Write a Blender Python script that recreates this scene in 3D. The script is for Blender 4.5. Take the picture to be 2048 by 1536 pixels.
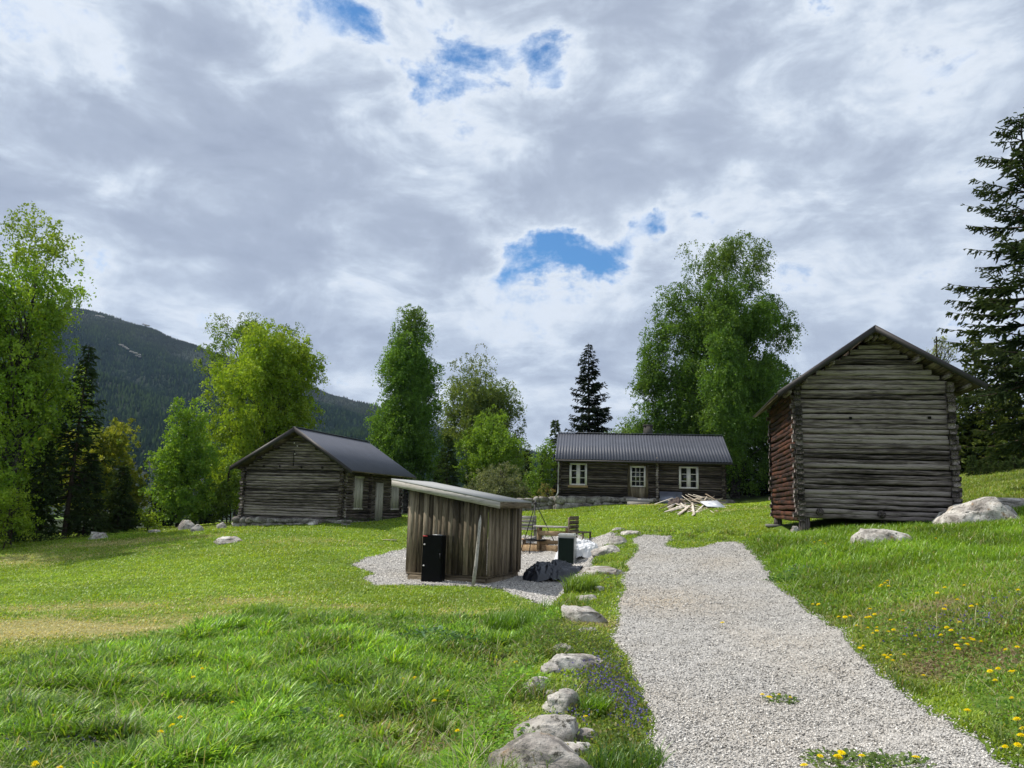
import bpy, math, random
import numpy as np
from mathutils import Vector, Matrix

# ---------------------------------------------------------------- scene, camera, sky, sun
scene = bpy.context.scene
for _o in list(bpy.data.objects):
    bpy.data.objects.remove(_o)
COL = scene.collection
RAD = math.radians
FPX = 1540.0                       # focal length in pixels of a 2048 px wide photograph
EYE = 1.6
PITCH, ROLL = RAD(8.9), RAD(1.5)
_F = np.array([0, math.cos(PITCH), math.sin(PITCH)])
_U0 = np.array([0, -math.sin(PITCH), math.cos(PITCH)])
_R0 = np.array([1.0, 0, 0])
CR = math.cos(ROLL)*_R0 + math.sin(ROLL)*_U0
CU = math.cos(ROLL)*_U0 - math.sin(ROLL)*_R0
CAMP = np.array([0, 0, EYE])

def ray(px, py):
    d = _F + CR*((px-1024)/FPX) + CU*((768-py)/FPX)
    return d/np.linalg.norm(d)
def at(px, py, Y):
    d = ray(px, py)
    return CAMP + d*(Y/d[1])
def atz(px, py, z):
    d = ray(px, py)
    return CAMP + d*((z-EYE)/d[2])
def proj(p):
    v = np.asarray(p, float)-CAMP
    f = v@_F
    return 1024+FPX*(v@CR)/f, 768-FPX*(v@CU)/f

cam = bpy.data.cameras.new('camera')
camo = bpy.data.objects.new('camera', cam)
COL.objects.link(camo)
cam.sensor_fit = 'HORIZONTAL'
cam.sensor_width = 36
cam.lens = 36*FPX/2048
cam.clip_start = 0.05
cam.clip_end = 20000
camo.matrix_world = Matrix(((CR[0], CU[0], -_F[0], 0), (CR[1], CU[1], -_F[1], 0), (CR[2], CU[2], -_F[2], EYE), (0, 0, 0, 1)))
scene.camera = camo

scene.view_settings.view_transform = 'Standard'
scene.view_settings.look = 'None'
scene.view_settings.exposure = 0.0
scene.view_settings.gamma = 1.0
scene.view_settings.use_curve_mapping = False
scene.cycles.max_bounces = 6
scene.cycles.transparent_max_bounces = 8
scene.cycles.transmission_bounces = 4
scene.cycles.caustics_reflective = False
scene.cycles.caustics_refractive = False

SUN_AZ, SUN_EL = RAD(-70), RAD(53)          # azimuth from +Y towards +X
sdir = Vector((math.sin(SUN_AZ)*math.cos(SUN_EL), math.cos(SUN_AZ)*math.cos(SUN_EL), math.sin(SUN_EL)))
sun = bpy.data.lights.new('sun', 'SUN')
sun.energy = 5.0
sun.angle = RAD(0.6)
sun.color = (1.0, 0.95, 0.87)
suno = bpy.data.objects.new('sun', sun)
suno.rotation_euler = sdir.to_track_quat('Z', 'Y').to_euler()
COL.objects.link(suno)

class NT:
    """tiny helper to write node trees"""
    def __init__(s, nt):
        s.t = nt
        nt.nodes.clear()
    def n(s, typ, **kw):
        nd = s.t.nodes.new(typ)
        for k, v in kw.items():
            if k == 'inp':
                for kk, vv in v.items():
                    s.set(nd.inputs[kk], vv)
            else:
                setattr(nd, k, v)
        return nd
    def set(s, sock, v):
        if isinstance(v, bpy.types.NodeSocket):
            s.t.links.new(v, sock)
        elif isinstance(v, bpy.types.Node):
            s.t.links.new(v.outputs[0], sock)
        else:
            sock.default_value = v
    def m(s, op, a, b=None, c=None, clamp=False):
        nd = s.t.nodes.new('ShaderNodeMath')
        nd.operation = op
        nd.use_clamp = clamp
        s.set(nd.inputs[0], a)
        if b is not None: s.set(nd.inputs[1], b)
        if c is not None: s.set(nd.inputs[2], c)
        return nd.outputs[0]
    def vm(s, op, a, b=None, out=0):
        nd = s.t.nodes.new('ShaderNodeVectorMath')
        nd.operation = op
        s.set(nd.inputs[0], a)
        if b is not None:
            s.set(nd.inputs[3 if op == 'SCALE' else 1], b)
        return nd.outputs[out]
    def mix(s, f, a, b, blend='MIX'):
        nd = s.t.nodes.new('ShaderNodeMix')
        nd.data_type = 'RGBA'
        nd.blend_type = blend
        s.set(nd.inputs[0], f)
        s.set(nd.inputs[6], a if not isinstance(a, tuple) else (*a[:3], 1))
        s.set(nd.inputs[7], b if not isinstance(b, tuple) else (*b[:3], 1))
        return nd.outputs[2]
    def ramp(s, f, stops, interp='LINEAR'):
        nd = s.t.nodes.new('ShaderNodeValToRGB')
        cr = nd.color_ramp
        cr.interpolation = interp
        while len(cr.elements) < len(stops):
            cr.elements.new(0.5)
        for e, (p, c) in zip(cr.elements, stops):
            e.position = p
            e.color = (*c, 1) if isinstance(c, tuple) else (c, c, c, 1)
        s.set(nd.inputs[0], f)
        return nd.outputs[0]
    def noise(s, vec, scale, detail=4, rough=0.5, dist=0.0, out=0):
        nd = s.t.nodes.new('ShaderNodeTexNoise')
        if vec is not None: s.set(nd.inputs['Vector'], vec)
        nd.inputs['Scale'].default_value = scale
        nd.inputs['Detail'].default_value = detail
        nd.inputs['Roughness'].default_value = rough
        nd.inputs['Distortion'].default_value = dist
        return nd.outputs[out]
    def maprange(s, v, a, b, c=0.0, d=1.0, smooth=False):
        nd = s.t.nodes.new('ShaderNodeMapRange')
        if smooth: nd.interpolation_type = 'SMOOTHSTEP'
        s.set(nd.inputs[0], v)
        for i, x in zip((1, 2, 3, 4), (a, b, c, d)):
            s.set(nd.inputs[i], x)
        return nd.outputs[0]

# sky: Nishita blue with a layer of broken cloud laid over it by direction
world = bpy.data.worlds.new('World')
scene.world = world
world.use_nodes = True
W = NT(world.node_tree)
tc = W.n('ShaderNodeTexCoord').outputs['Generated']
sky = W.n('ShaderNodeTexSky')
sky.sky_type = 'NISHITA'
sky.sun_disc = False
sky.sun_elevation = SUN_EL
sky.sun_rotation = SUN_AZ
sky.air_density = 1.0
sky.dust_density = 0.6
sky.ozone_density = 2.0
sep = W.n('ShaderNodeSeparateXYZ', inp={0: tc})
dz = W.m('ADD', W.m('MAXIMUM', sep.outputs[2], 0.0), 0.20)
u = W.m('DIVIDE', sep.outputs[0], dz)
v = W.m('DIVIDE', sep.outputs[1], dz)
uv = W.n('ShaderNodeCombineXYZ', inp={0: u, 1: v, 2: 3.7}).outputs[0]
HALF = (0.5, 0.5, 0.5)
wv = W.noise(uv, 1.6, 3, 0.5, out=1)
uvw = W.vm('ADD', uv, W.vm('SCALE', W.vm('SUBTRACT', wv, HALF), 0.45))
n1 = W.noise(uvw, 1.9, 10, 0.52)
puff = W.noise(W.vm('MULTIPLY', tc, (1, 1, 2.0)), 7.5, 9, 0.60, 0.45)
puff2 = W.noise(W.vm('MULTIPLY', tc, (1, 1, 2.6)), 15.0, 6, 0.6, 0.3)
T = W.m('ADD', W.m('MULTIPLY', W.m('SUBTRACT', n1, 0.5), 1.25), W.m('MULTIPLY', W.m('SUBTRACT', puff, 0.5), 1.85))
T = W.m('ADD', T, W.m('MULTIPLY', W.m('SUBTRACT', puff2, 0.5), 0.60))
T = W.m('ADD', T, 0.47)
w1 = W.vm('SCALE', W.vm('SUBTRACT', W.noise(tc, 9.0, 6, 0.6, out=1), HALF), 0.11)
w2 = W.vm('SCALE', W.vm('SUBTRACT', W.noise(tc, 26.0, 4, 0.6, out=1), HALF), 0.03)
dirw = W.vm('NORMALIZE', W.vm('ADD', tc, W.vm('ADD', w1, w2)))
BLOBS = [  # px, py, sigma, weight : where the layer is thick (dark) or thin (bright, blue)
    (470, 420, 150, .34), (680, 450, 110, .26), (340, 470, 90, .28), (880, 440, 90, .16), (470, 130, 80, .20), (350, 290, 100, .24), (190, 260, 80, .06), (60, 290, 120, .18),
    (620, 170, 60, .14), (760, 210, 60, .14), (560, 290, 80, .18), (800, 150, 40, .1), (1330, 90, 110, .24), (1560, 80, 80, .14), (1380, 310, 130, .22), (1640, 200, 90, .14), (1100, 360, 90, .16),
    (1800, 380, 150, .22), (1720, 470, 110, .12), (1980, 60, 60, .1), (1060, 300, 60, .1), (120, 300, 90, .12), (600, 600, 60, .12), (800, 580, 90, .1), (1180, 590, 80, .08),
    (150, 95, 45, -.42), (215, 150, 34, -.42), (70, 20, 60, -.3), (540, 50, 60, -.5), (640, 70, 70, -.45), (760, 90, 45, -.12), (720, 130, 40, -.2), (560, 205, 50, -.42), (700, 230, 40, -.3),
    (250, 505, 60, -.1), (420, 530, 70, -.26), (170, 545, 60, -.12), (560, 560, 70, -.2), (700, 525, 80, -.28), (430, 355, 28, -.3), (620, 335, 34, -.25), (400, 455, 40, -.25),
    (1050, 60, 70, -.2), (1320, 190, 55, -.2), (1570, 150, 40, -.16), (1060, 260, 40, -.2), (930, 300, 70, -.2), (1660, 330, 60, -.26), (1750, 190, 90, -.2), (1560, 380, 60, -.25), (1480, 440, 60, -.25), (1900, 170, 90, -.2), (1700, 30, 60, -.16),
    (1060, 545, 70, -.22), (1200, 150, 50, -.1), (1390, 490, 50, -.14), (960, 560, 60, -.14), (1950, 520, 100, -.14), (1800, 560, 90, -.18), (1000, 620, 90, -.1), (400, 640, 80, -.1), (880, 640, 50, -.15)]
HOLES = [  # where the blue shows through
    (1055, 508, 38, -.42), (1100, 496, 42, -.56), (1150, 488, 44, -.56), (1190, 512, 32, -.5), (1290, 462, 36, -.60), (1325, 448, 24, -.3), (1245, 486, 20, -.3), (1250, 547, 26, -.40), (1215, 530, 20, -.25), (1020, 518, 22, -.3),
    (680, 18, 34, -.26), (740, 48, 26, -.20), (800, 20, 50, -.14), (890, 80, 44, -.20), (940, 100, 44, -.24), (860, 30, 50, -.22), (1000, 110, 40, -.24), (835, 130, 26, -.28), (835, 195, 22, -.32), (905, 170, 50, -.22), (800, 110, 30, -.15),
    (1095, 110, 26, -.36), (1108, 165, 22, -.36), (1150, 110, 26, -.2), (1636, 6, 22, -.52), (1490, 350, 24, -.32), (1530, 255, 40, -.18), (1905, 540, 40, -.26), (1960, 100, 70, -.14), (1740, 620, 70, -.16), (1650, 540, 70, -.12), (1380, 420, 34, -.18), (1900, 640, 50, -.2)]
def blobsum(lst):
    acc = None
    for (bx, by, sg, wt) in lst:
        d = ray(bx, by)
        k = 1.0/(sg/FPX)**2
        dot = W.n('ShaderNodeVectorMath', operation='DOT_PRODUCT', inp={0: dirw, 1: tuple(d)}).outputs['Value']
        e = W.m('EXPONENT', W.m('MULTIPLY_ADD', dot, k, -k))
        acc = W.m('MULTIPLY', e, wt) if acc is None else W.m('MULTIPLY_ADD', e, wt, acc)
    return acc
acc = blobsum(BLOBS)
acc = W.m('MULTIPLY', acc, 0.62)
T = W.m('ADD', T, acc)
T = W.m('SUBTRACT', T, W.m('MULTIPLY', W.m('MAXIMUM', W.m('SUBTRACT', T, 0.72), 0.0), 0.6))
T = W.m('SMOOTH_MAX', T, 0.15, 0.12)
T = W.m('ADD', T, blobsum(HOLES))
rag = W.noise(W.vm('MULTIPLY', tc, (1, 1, 1.3)), 30.0, 8, 0.65)
mask = W.maprange(W.m('ADD', T, W.m('MULTIPLY', W.m('SUBTRACT', rag, 0.5), 0.90)), -0.30, 0.20, smooth=True)
cc = W.ramp(T, [(0.0, (.60, .73, .94)), (.14, (.87, .92, .98)), (.32, (.68, .765, .88)), (.50, (.54, .615, .735)), (.80, (.40, .46, .58)), (1.0, (.30, .35, .47))], 'B_SPLINE')
blue = W.vm('MULTIPLY', sky.outputs[0], (0.055, 0.105, 0.14))
skyc = W.mix(mask, blue, cc)
bg = W.n('ShaderNodeBackground', inp={0: skyc, 1: 1.0})
wo = W.n('ShaderNodeOutputWorld', inp={0: bg.outputs[0]})
world.cycles.sampling_method = 'MANUAL'
world.cycles.sample_map_resolution = 512

# ---------------------------------------------------------------- helpers
RNG = np.random.default_rng(11)
def vhash(ix, iy, seed):
    h = (ix.astype(np.int64)*374761393 + iy.astype(np.int64)*668265263 + seed*974634777) & 0xffffffff
    h = ((h ^ (h >> 13))*1274126177) & 0xffffffff
    return ((h ^ (h >> 16)) & 0xffff)/65535.0
def vnoise(x, y, s=1.0, seed=0):
    x = np.asarray(x, float)*s + 1000; y = np.asarray(y, float)*s + 1000
    ix, iy = np.floor(x).astype(np.int64), np.floor(y).astype(np.int64)
    fx, fy = x-ix, y-iy
    fx = fx*fx*(3-2*fx); fy = fy*fy*(3-2*fy)
    a, b, c, d = vhash(ix, iy, seed), vhash(ix+1, iy, seed), vhash(ix, iy+1, seed), vhash(ix+1, iy+1, seed)
    return (a*(1-fx)+b*fx)*(1-fy) + (c*(1-fx)+d*fx)*fy
def fbm(x, y, s=1.0, seed=0, o=4):
    r = 0; am = .5; t = 0
    for k in range(o):
        r = r+am*vnoise(x, y, s*2**k, seed+k*17); t += am; am *= .5
    return r/t
def sstep(a, b, x):
    t = np.clip((np.asarray(x, float)-a)/(b-a), 0, 1)
    return t*t*(3-2*t)

def tag(o, label=None, cat=None, group=None, kind=None):
    if label: o['label'] = label
    if cat: o['category'] = cat
    if group: o['group'] = group
    if kind: o['kind'] = kind
    return o
def empty(name, loc=(0, 0, 0), rz=0.0, label=None, cat=None, group=None):
    o = bpy.data.objects.new(name, None)
    o.empty_display_size = 0.2
    COL.objects.link(o)
    o.location = loc
    o.rotation_euler = (0, 0, rz)
    return tag(o, label, cat, group)
def link(name, me, mat=None, parent=None, loc=None, rz=0.0):
    o = bpy.data.objects.new(name, me)
    COL.objects.link(o)
    if mat: me.materials.append(mat)
    if parent: o.parent = parent
    if loc is not None: o.location = loc
    if rz: o.rotation_euler = (0, 0, rz)
    return o
def np_mesh(name, V, F, col=None, smooth=False):
    """V (n,3); F list of int arrays (m,k), col (n,3) or (n,) optional point attribute 'col'"""
    if not isinstance(F, (list, tuple)): F = [F]
    F = [np.asarray(f, np.int32) for f in F if len(f)]
    me = bpy.data.meshes.new(name)
    V = np.asarray(V, np.float32)
    me.vertices.add(len(V))
    me.vertices.foreach_set('co', V.ravel())
    li = np.concatenate([f.ravel() for f in F])
    ls = np.concatenate([np.full(len(f), f.shape[1], np.int32) for f in F])
    st = np.concatenate([[0], np.cumsum(ls)[:-1]]).astype(np.int32)
    me.loops.add(len(li))
    me.loops.foreach_set('vertex_index', li)
    me.polygons.add(len(ls))
    me.polygons.foreach_set('loop_start', st)
    me.polygons.foreach_set('loop_total', ls)
    if smooth: me.polygons.foreach_set('use_smooth', np.ones(len(ls), bool))
    if col is not None:
        col = np.asarray(col, np.float32)
        if col.ndim == 1: col = np.repeat(col[:, None], 3, 1)
        a = me.attributes.new('col', 'FLOAT_COLOR', 'POINT')
        a.data.foreach_set('color', np.concatenate([col, np.ones((len(col), 1), np.float32)], 1).ravel())
    me.update(calc_edges=True)
    return me

class MB:
    """collects pieces, builds one mesh; every vertex carries a grey 'col' value (piece tint)"""
    def __init__(s): s.v = []; s.f = {}; s.c = []; s.n = 0
    def add(s, V, F, c=0.5):
        V = np.asarray(V, float).reshape(-1, 3)
        for f in F:
            s.f.setdefault(len(f), []).append([i+s.n for i in f])
        s.v.append(V); s.n += len(V)
        c = np.asarray(c, float)
        s.c.append(np.broadcast_to(c, (len(V), 3)) if c.ndim else np.full((len(V), 3), float(c)))
        return s
    def box(s, a, b, c=0.5, M=None):
        x0, y0, z0 = a; x1, y1, z1 = b
        V = np.array([(x0, y0, z0), (x1, y0, z0), (x1, y1, z0), (x0, y1, z0), (x0, y0, z1), (x1, y0, z1), (x1, y1, z1), (x0, y1, z1)], float)
        if M is not None: V = V@np.asarray(M)[:3, :3].T + np.asarray(M)[:3, 3]
        return s.add(V, [(0, 3, 2, 1), (4, 5, 6, 7), (0, 1, 5, 4), (1, 2, 6, 5), (2, 3, 7, 6), (3, 0, 4, 7)], c)
    def beam(s, p, q, w, h, c=0.5, up=(0, 0, 1), bev=0.0):
        p = np.asarray(p, float); q = np.asarray(q, float)
        d = (q-p)/np.linalg.norm(q-p)
        sd = np.cross(d, up); sd /= np.linalg.norm(sd); upv = np.cross(sd, d)
        w, h = w/2, h/2
        if bev:
            prof = [(-w+bev, -h), (w-bev, -h), (w, -h+bev), (w, h-bev), (w-bev, h), (-w+bev, h), (-w, h-bev), (-w, -h+bev)]
        else:
            prof = [(-w, -h), (w, -h), (w, h), (-w, h)]
        k = len(prof)
        V = [p+sd*a+upv*b for a, b in prof]+[q+sd*a+upv*b for a, b in prof]
        F = [(i, (i+1) % k, k+(i+1) % k, k+i) for i in range(k)]+[tuple(range(k))[::-1], tuple(range(k, 2*k))]
        return s.add(V, F, c)
    def tube(s, pts, rad, seg=6, c=0.5, cap=True):
        pts = np.asarray(pts, float); n = len(pts)
        rad = np.broadcast_to(np.asarray(rad, float), (n,))
        T_ = np.gradient(pts, axis=0); T_ /= np.linalg.norm(T_, axis=1)[:, None]+1e-9
        ref = np.array([0, 0, 1.0]) if abs(T_[0][2]) < .9 else np.array([1.0, 0, 0])
        V = []
        for i in range(n):
            a = np.cross(T_[i], ref); a /= np.linalg.norm(a)+1e-9
            b = np.cross(T_[i], a)
            for k in range(seg):
                t = 2*math.pi*k/seg
                V.append(pts[i]+rad[i]*(math.cos(t)*a+math.sin(t)*b))
        F = [(i*seg+k, i*seg+(k+1) % seg, (i+1)*seg+(k+1) % seg, (i+1)*seg+k) for i in range(n-1) for k in range(seg)]
        if cap: F += [tuple(range(seg))[::-1], tuple(range((n-1)*seg, n*seg))]
        return s.add(V, F, c)
    def build(s, name, mat=None, parent=None, smooth=False, **kw):
        V = np.concatenate(s.v)
        me = np_mesh(name, V, [np.array(x) for x in s.f.values()], np.concatenate(s.c), smooth)
        return link(name, me, mat, parent, **kw)

# ---------------------------------------------------------------- terrain
_c = []
def cz(px, py, z): p = atz(px, py, z); _c.append(tuple(p))
def cY(px, py, Y): _c.append(tuple(at(px, py, Y)))
def cw(x, y, z): _c.append((x, y, z))
# the bank of stones on the left side of the track (pixels, height of the track beside it)
_edge = [atz(a, b, c) for a, b, c in [(985, 1536, 0), (1030, 1450, 0), (1062, 1365, .02), (1095, 1310, .05), (1115, 1235, .12), (1150, 1185, .3), (1175, 1140, .42), (1195, 1110, .5), (1235, 1080, .6)]]
_ey = np.array([-10]+[p[1] for p in _edge]+[30]); _ex = np.array([-1.0]+[p[0] for p in _edge]+[_edge[-1][0]+.6])
_sy = np.array([-10, 4, 6, 10, 14, 19, 23, 27]); _sv = np.array([.25, .3, .32, .38, .5, .4, .2, 0])
def step(x, y):
    xe = np.interp(y, _ey, _ex)
    return np.interp(y, _sy, _sv)*sstep(0.05, 0.65, xe-x)
for a in [(1650, 1536, 0), (1290, 1536, 0), (2048, 1536, .06), (1250, 1400, 0), (1300, 1330, .03), (1800, 1400, .03), (1240, 1250, .12), (1610, 1250, .15), (1250, 1150, .42), (1540, 1150, .45),
          (1262, 1090, .68), (1475, 1088, .72), (1370, 1180, .34), (2048, 1300, .4), (2048, 1200, .68), (1800, 1280, .3), (2048, 1420, .2),
          (812, 1165, -.15), (972, 1170, -.15), (720, 1135, -.12), (1150, 1178, -.12), (1135, 1132, -.08), (1060, 1110, -.02), (1100, 1104, .0), (900, 1130, -.13),
          (0, 1536, -.3), (500, 1536, -.3), (900, 1536, -.28), (0, 1330, -.38), (500, 1240, -.32), (1000, 1230, -.2), (0, 1190, -.5), (400, 1150, -.32), (1080, 1200, -.14)]:
    cz(*a)
for a in [(2048, 1110, 13.5), (1780, 1092, 15.5), (1600, 1072, 19.5), (1930, 1052, 19), (2048, 1045, 17.5), (1970, 1000, 24), (1990, 945, 33), (1545, 1032, 26), (1500, 1003, 42),
          (1275, 1004, 39.5), (1110, 1019, 39), (1450, 1010, 38), (1350, 1046, 29), (1250, 1064, 25), (1180, 1042, 31), (1090, 1034, 35), (1200, 1076, 24), (1410, 1060, 26), (1130, 1070, 28),
          (650, 1105, 23), (0, 1098, 29), (240, 1080, 30), (480, 1054, 32), (690, 1048, 31.5), (820, 1045, 34), (600, 1064, 28.5), (100, 1130, 25), (300, 1110, 25)]:
    cY(*a)
_c = [(x, y, z+float(step(x, y))) for x, y, z in _c]
for a in [(-45, 60, -2.5), (-20, 62, -1), (0, 62, 1.4), (20, 62, 3.6), (42, 60, 6), (-32, 12, -1.0), (-16, 4, -.5), (14, 2, .7), (0, -10, 0), (30, 10, 2.6), (30, 34, 4.4), (62, 60, 8), (-62, 30, -3), (-60, 0, -2), (60, 0, 5), (-25, 90, -3), (25, 90, 4), (0, 90, 1)]:
    cw(*a)
_c = np.array(_c)
def _tps(r2): return np.where(r2 > 0, r2*np.log(r2+1e-12), 0)
_P = _c[:, :2]/20
_n = len(_c)
_A = np.zeros((_n+3, _n+3))
_A[:_n, :_n] = _tps(((_P[:, None]-_P[None])**2).sum(-1)) + np.eye(_n)*2e-4
_A[:_n, _n] = 1; _A[:_n, _n+1:] = _P; _A[_n:, :_n] = _A[:_n, _n:].T
_w = np.linalg.solve(_A, np.concatenate([_c[:, 2], [0, 0, 0]]))
GX0, GX1, GY0, GY1, GS = -70, 70, -12, 100, 0.4
_gx = np.arange(GX0, GX1+.01, GS); _gy = np.arange(GY0, GY1+.01, GS)
_G = np.zeros((len(_gy), len(_gx)))
for _i, _y in enumerate(_gy):
    q = np.stack([_gx, np.full_like(_gx, _y)], 1)/20
    _G[_i] = _tps(((q[:, None]-_P[None])**2).sum(-1))@_w[:_n] + _w[_n] + q@_w[_n+1:]
def H(x, y):
    x = np.asarray(x, float); y = np.asarray(y, float)
    cx = np.clip((x-GX0)/GS, 0, len(_gx)-1.001); cy = np.clip((y-GY0)/GS, 0, len(_gy)-1.001)
    ix, iy = cx.astype(int), cy.astype(int); fx, fy = cx-ix, cy-iy
    g = (_G[iy, ix]*(1-fx)+_G[iy, ix+1]*fx)*(1-fy)+(_G[iy+1, ix]*(1-fx)+_G[iy+1, ix+1]*fx)*fy
    g = g-step(x, y)
    d = np.hypot(x, y-20)
    g = g*(1-sstep(60, 160, d)) - 9*sstep(80, 260, d)
    return g
def hit(px, py, dh=0.0, ymax=90):
    d = ray(px, py); d = d/d[1]
    Y = np.concatenate([np.arange(2.5, 20, .02), np.arange(20, ymax, .05)])
    P = CAMP+d*Y[:, None]
    k = np.nonzero(P[:, 2] <= H(P[:, 0], P[:, 1])+dh)[0]
    return P[k[0]] if len(k) else P[-1]
def world_poly(px): return np.array([hit(a, b)[:2] for a, b in px])
def inpoly(poly, x, y):
    r = np.zeros(np.shape(x), bool); n = len(poly)
    for i in range(n):
        x0, y0 = poly[i]; x1, y1 = poly[(i+1) % n]
        if y0 == y1: continue
        r ^= ((y0 > y) != (y1 > y)) & (x < (x1-x0)*(y-y0)/(y1-y0)+x0)
    return r
def wob(x, y, a, s, seed):
    return x+a*(fbm(x, y, s, seed, 3)-.5)*2, y+a*(fbm(x, y, s, seed+50, 3)-.5)*2

PATH = world_poly([(1300, 1536), (1302, 1470), (1292, 1400), (1262, 1340), (1222, 1275), (1235, 1235), (1242, 1180), (1252, 1130), (1275, 1098), (1262, 1080), (1285, 1070), (1335, 1073), (1380, 1072), (1440, 1074), (1478, 1088), (1505, 1104), (1530, 1130), (1548, 1170), (1640, 1235), (1752, 1330), (1900, 1440), (2020, 1532)])
PATH = np.concatenate([[(.35, -6), (.75, 2)], PATH, [(3.0, 2), (2.9, -6)]])
ISLE = world_poly([(1330, 1093), (1345, 1076), (1360, 1060), (1470, 1060), (1446, 1080), (1430, 1089), (1400, 1097), (1360, 1099)])
PATIO = world_poly([(702, 1131), (760, 1112), (830, 1092), (960, 1082), (1040, 1070), (1150, 1068), (1228, 1070), (1238, 1086), (1205, 1096), (1192, 1110), (1185, 1130), (1165, 1150), (1160, 1172), (1145, 1188), (1000, 1177), (830, 1172), (742, 1174), (722, 1160), (748, 1148)])
TALL = world_poly([(-500, 1400), (0, 1338), (250, 1290), (480, 1238), (620, 1228), (760, 1236), (980, 1225), (1050, 1215), (1105, 1225), (1110, 1300), (1060, 1360), (1030, 1440), (990, 1536)])
TALL = np.concatenate([TALL, [(-.4, 3), (-1, 0), (-12, 0)]])
def on_path(x, y):
    a, b = wob(x, y, .08, 1.6, 3); a, b = wob(a, b, .06, 9, 5)
    return inpoly(PATH, a, b) & ~inpoly(ISLE, a, b)
def on_patio(x, y):
    a, b = wob(x, y, .2, 1.2, 8); a, b = wob(a, b, .08, 7, 9)
    return inpoly(PATIO, a, b)
def in_tall(x, y):
    a, b = wob(x, y, .3, 1.0, 12)
    return inpoly(TALL, a, b)
def right_bank(x, y):
    xe = np.interp(y, [0, 4.8, 7, 10, 13.5, 20, 24], [3.2, 3.2, 3.9, 4.0, 4.6, 5.8, 7.0])
    return (x > xe) & (y < 21)
DRY = [(hit(*p)[0], hit(*p)[1], rx, ry, w) for *p, rx, ry, w in [(40, 1260, 3.2, 1.1, .95), (330, 1235, 1.6, .6, .7), (170, 1215, 2.2, .5, .6), (480, 1205, 1.2, .5, .5), (260, 1085, 3.2, 1.0, .6), (60, 1118, 3.5, 1.2, .5), (690, 1215, .8, .3, .5), (980, 1225, .9, .3, .5), (1200, 1245, .5, .4, .6),
        (800, 1470, .45, .4, .8), (870, 1500, .5, .3, .8), (1830, 1210, .5, .5, .6), (1900, 1300, .5, .35, .7), (2020, 1310, .5, .35, .95), (1830, 1270, .4, .3, .6), (1960, 1180, .7, .4, .4), (1480, 1020, 1.2, .6, .4), (600, 1080, 2.0, .8, .3), (1290, 1010, 1.0, .4, .8)]]
def dryness(x, y):
    r = np.zeros(np.shape(x))
    for cx, cy, rx, ry, w in DRY:
        r = np.maximum(r, w*np.exp(-((x-cx)/rx)**2-((y-cy)/ry)**2))
    return np.clip(r*1.1+(fbm(x, y, .9, 31, 4)-.5)*1.1*(.25+r), 0, 1)

# ---------------------------------------------------------------- materials
def mat(name, fn):
    m = bpy.data.materials.new(name); m.use_nodes = True
    t = NT(m.node_tree)
    sh, disp = fn(t), None
    o = t.n('ShaderNodeOutputMaterial')
    t.set(o.inputs[0], sh)
    return m
def pbsdf(t, col, rough=.8, bump=None, spec=.3, metal=0.0, **kw):
    p = t.n('ShaderNodeBsdfPrincipled')
    t.set(p.inputs['Base Color'], (*col, 1) if isinstance(col, tuple) else col)
    t.set(p.inputs['Roughness'], rough)
    p.inputs['Specular IOR Level'].default_value = spec
    p.inputs['Metallic'].default_value = metal
    if bump is not None: t.set(p.inputs['Normal'], bump)
    return p.outputs[0]
def bump(t, h, s=.5, d=.01, prev=None):
    b = t.n('ShaderNodeBump', inp={'Height': h, 'Strength': s, 'Distance': d})
    if prev is not None: t.set(b.inputs['Normal'], prev)
    return b.outputs[0]
def objco(t): return t.n('ShaderNodeTexCoord').outputs['Object']
def attr(t, n='col', out='Color'): return t.n('ShaderNodeAttribute', attribute_name=n).outputs[out]

def wood_mat(name, axis, dark, mid, light, contrast=1.0, grain=1.0, stain=None, rough=.85, bare=False):
    """weathered timber with its grain along one object axis; the piece tint in 'col' shifts it"""
    def fn(t):
        co = objco(t)
        tint = t.n('ShaderNodeSeparateColor', inp={0: attr(t)}).outputs[0]
        off = t.vm('ADD', co, t.vm('SCALE', attr(t), 37.0))
        sc = [9.0*grain]*3; sc['xyz'.index(axis)] = .55*grain
        g = t.noise(t.vm('MULTIPLY', off, tuple(sc)), 4.0, 8, .62)
        sc2 = [3.0]*3; sc2['xyz'.index(axis)] = .5
        b = t.noise(t.vm('MULTIPLY', off, tuple(sc2)), 1.2, 4, .5)
        f = t.m('ADD', t.m('MULTIPLY', t.m('SUBTRACT', g, .5), 2.0*contrast), t.m('MULTIPLY', t.m('SUBTRACT', b, .5), 1.1))
        f = t.m('ADD', f, tint)
        col = t.ramp(f, [(0.12, dark), (.5, mid), (.88, light)])
        crk = t.noise(t.vm('MULTIPLY', off, tuple(x*2.2 for x in sc)), 4.0, 3, .5)
        crack = t.maprange(crk, .60, .68)
        col = t.mix(t.m('MULTIPLY', crack, .75), col, tuple(x*.25 for x in dark))
        if stain:
            sm = t.maprange(t.noise(off, .9, 4, .6), .48, .62)
            col = t.mix(t.m('MULTIPLY', sm, stain[1]), col, stain[0])
        if bare:     # the paint stops at the corner: the projecting log ends are bare timber
            yy_ = t.n('ShaderNodeSeparateXYZ', inp={0: co}).outputs[1]
            col = t.mix(t.maprange(yy_, -.02, .03, 1, 0), col, t.ramp(f, [(0.12, (.02, .017, .015)), (.5, (.075, .066, .057)), (.88, (.18, .16, .14))]))
        bm = bump(t, t.m('SUBTRACT', g, t.m('MULTIPLY', crack, .5)), .55, .012)
        return pbsdf(t, col, rough, bm, .2)
    return mat(name, fn)

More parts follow.
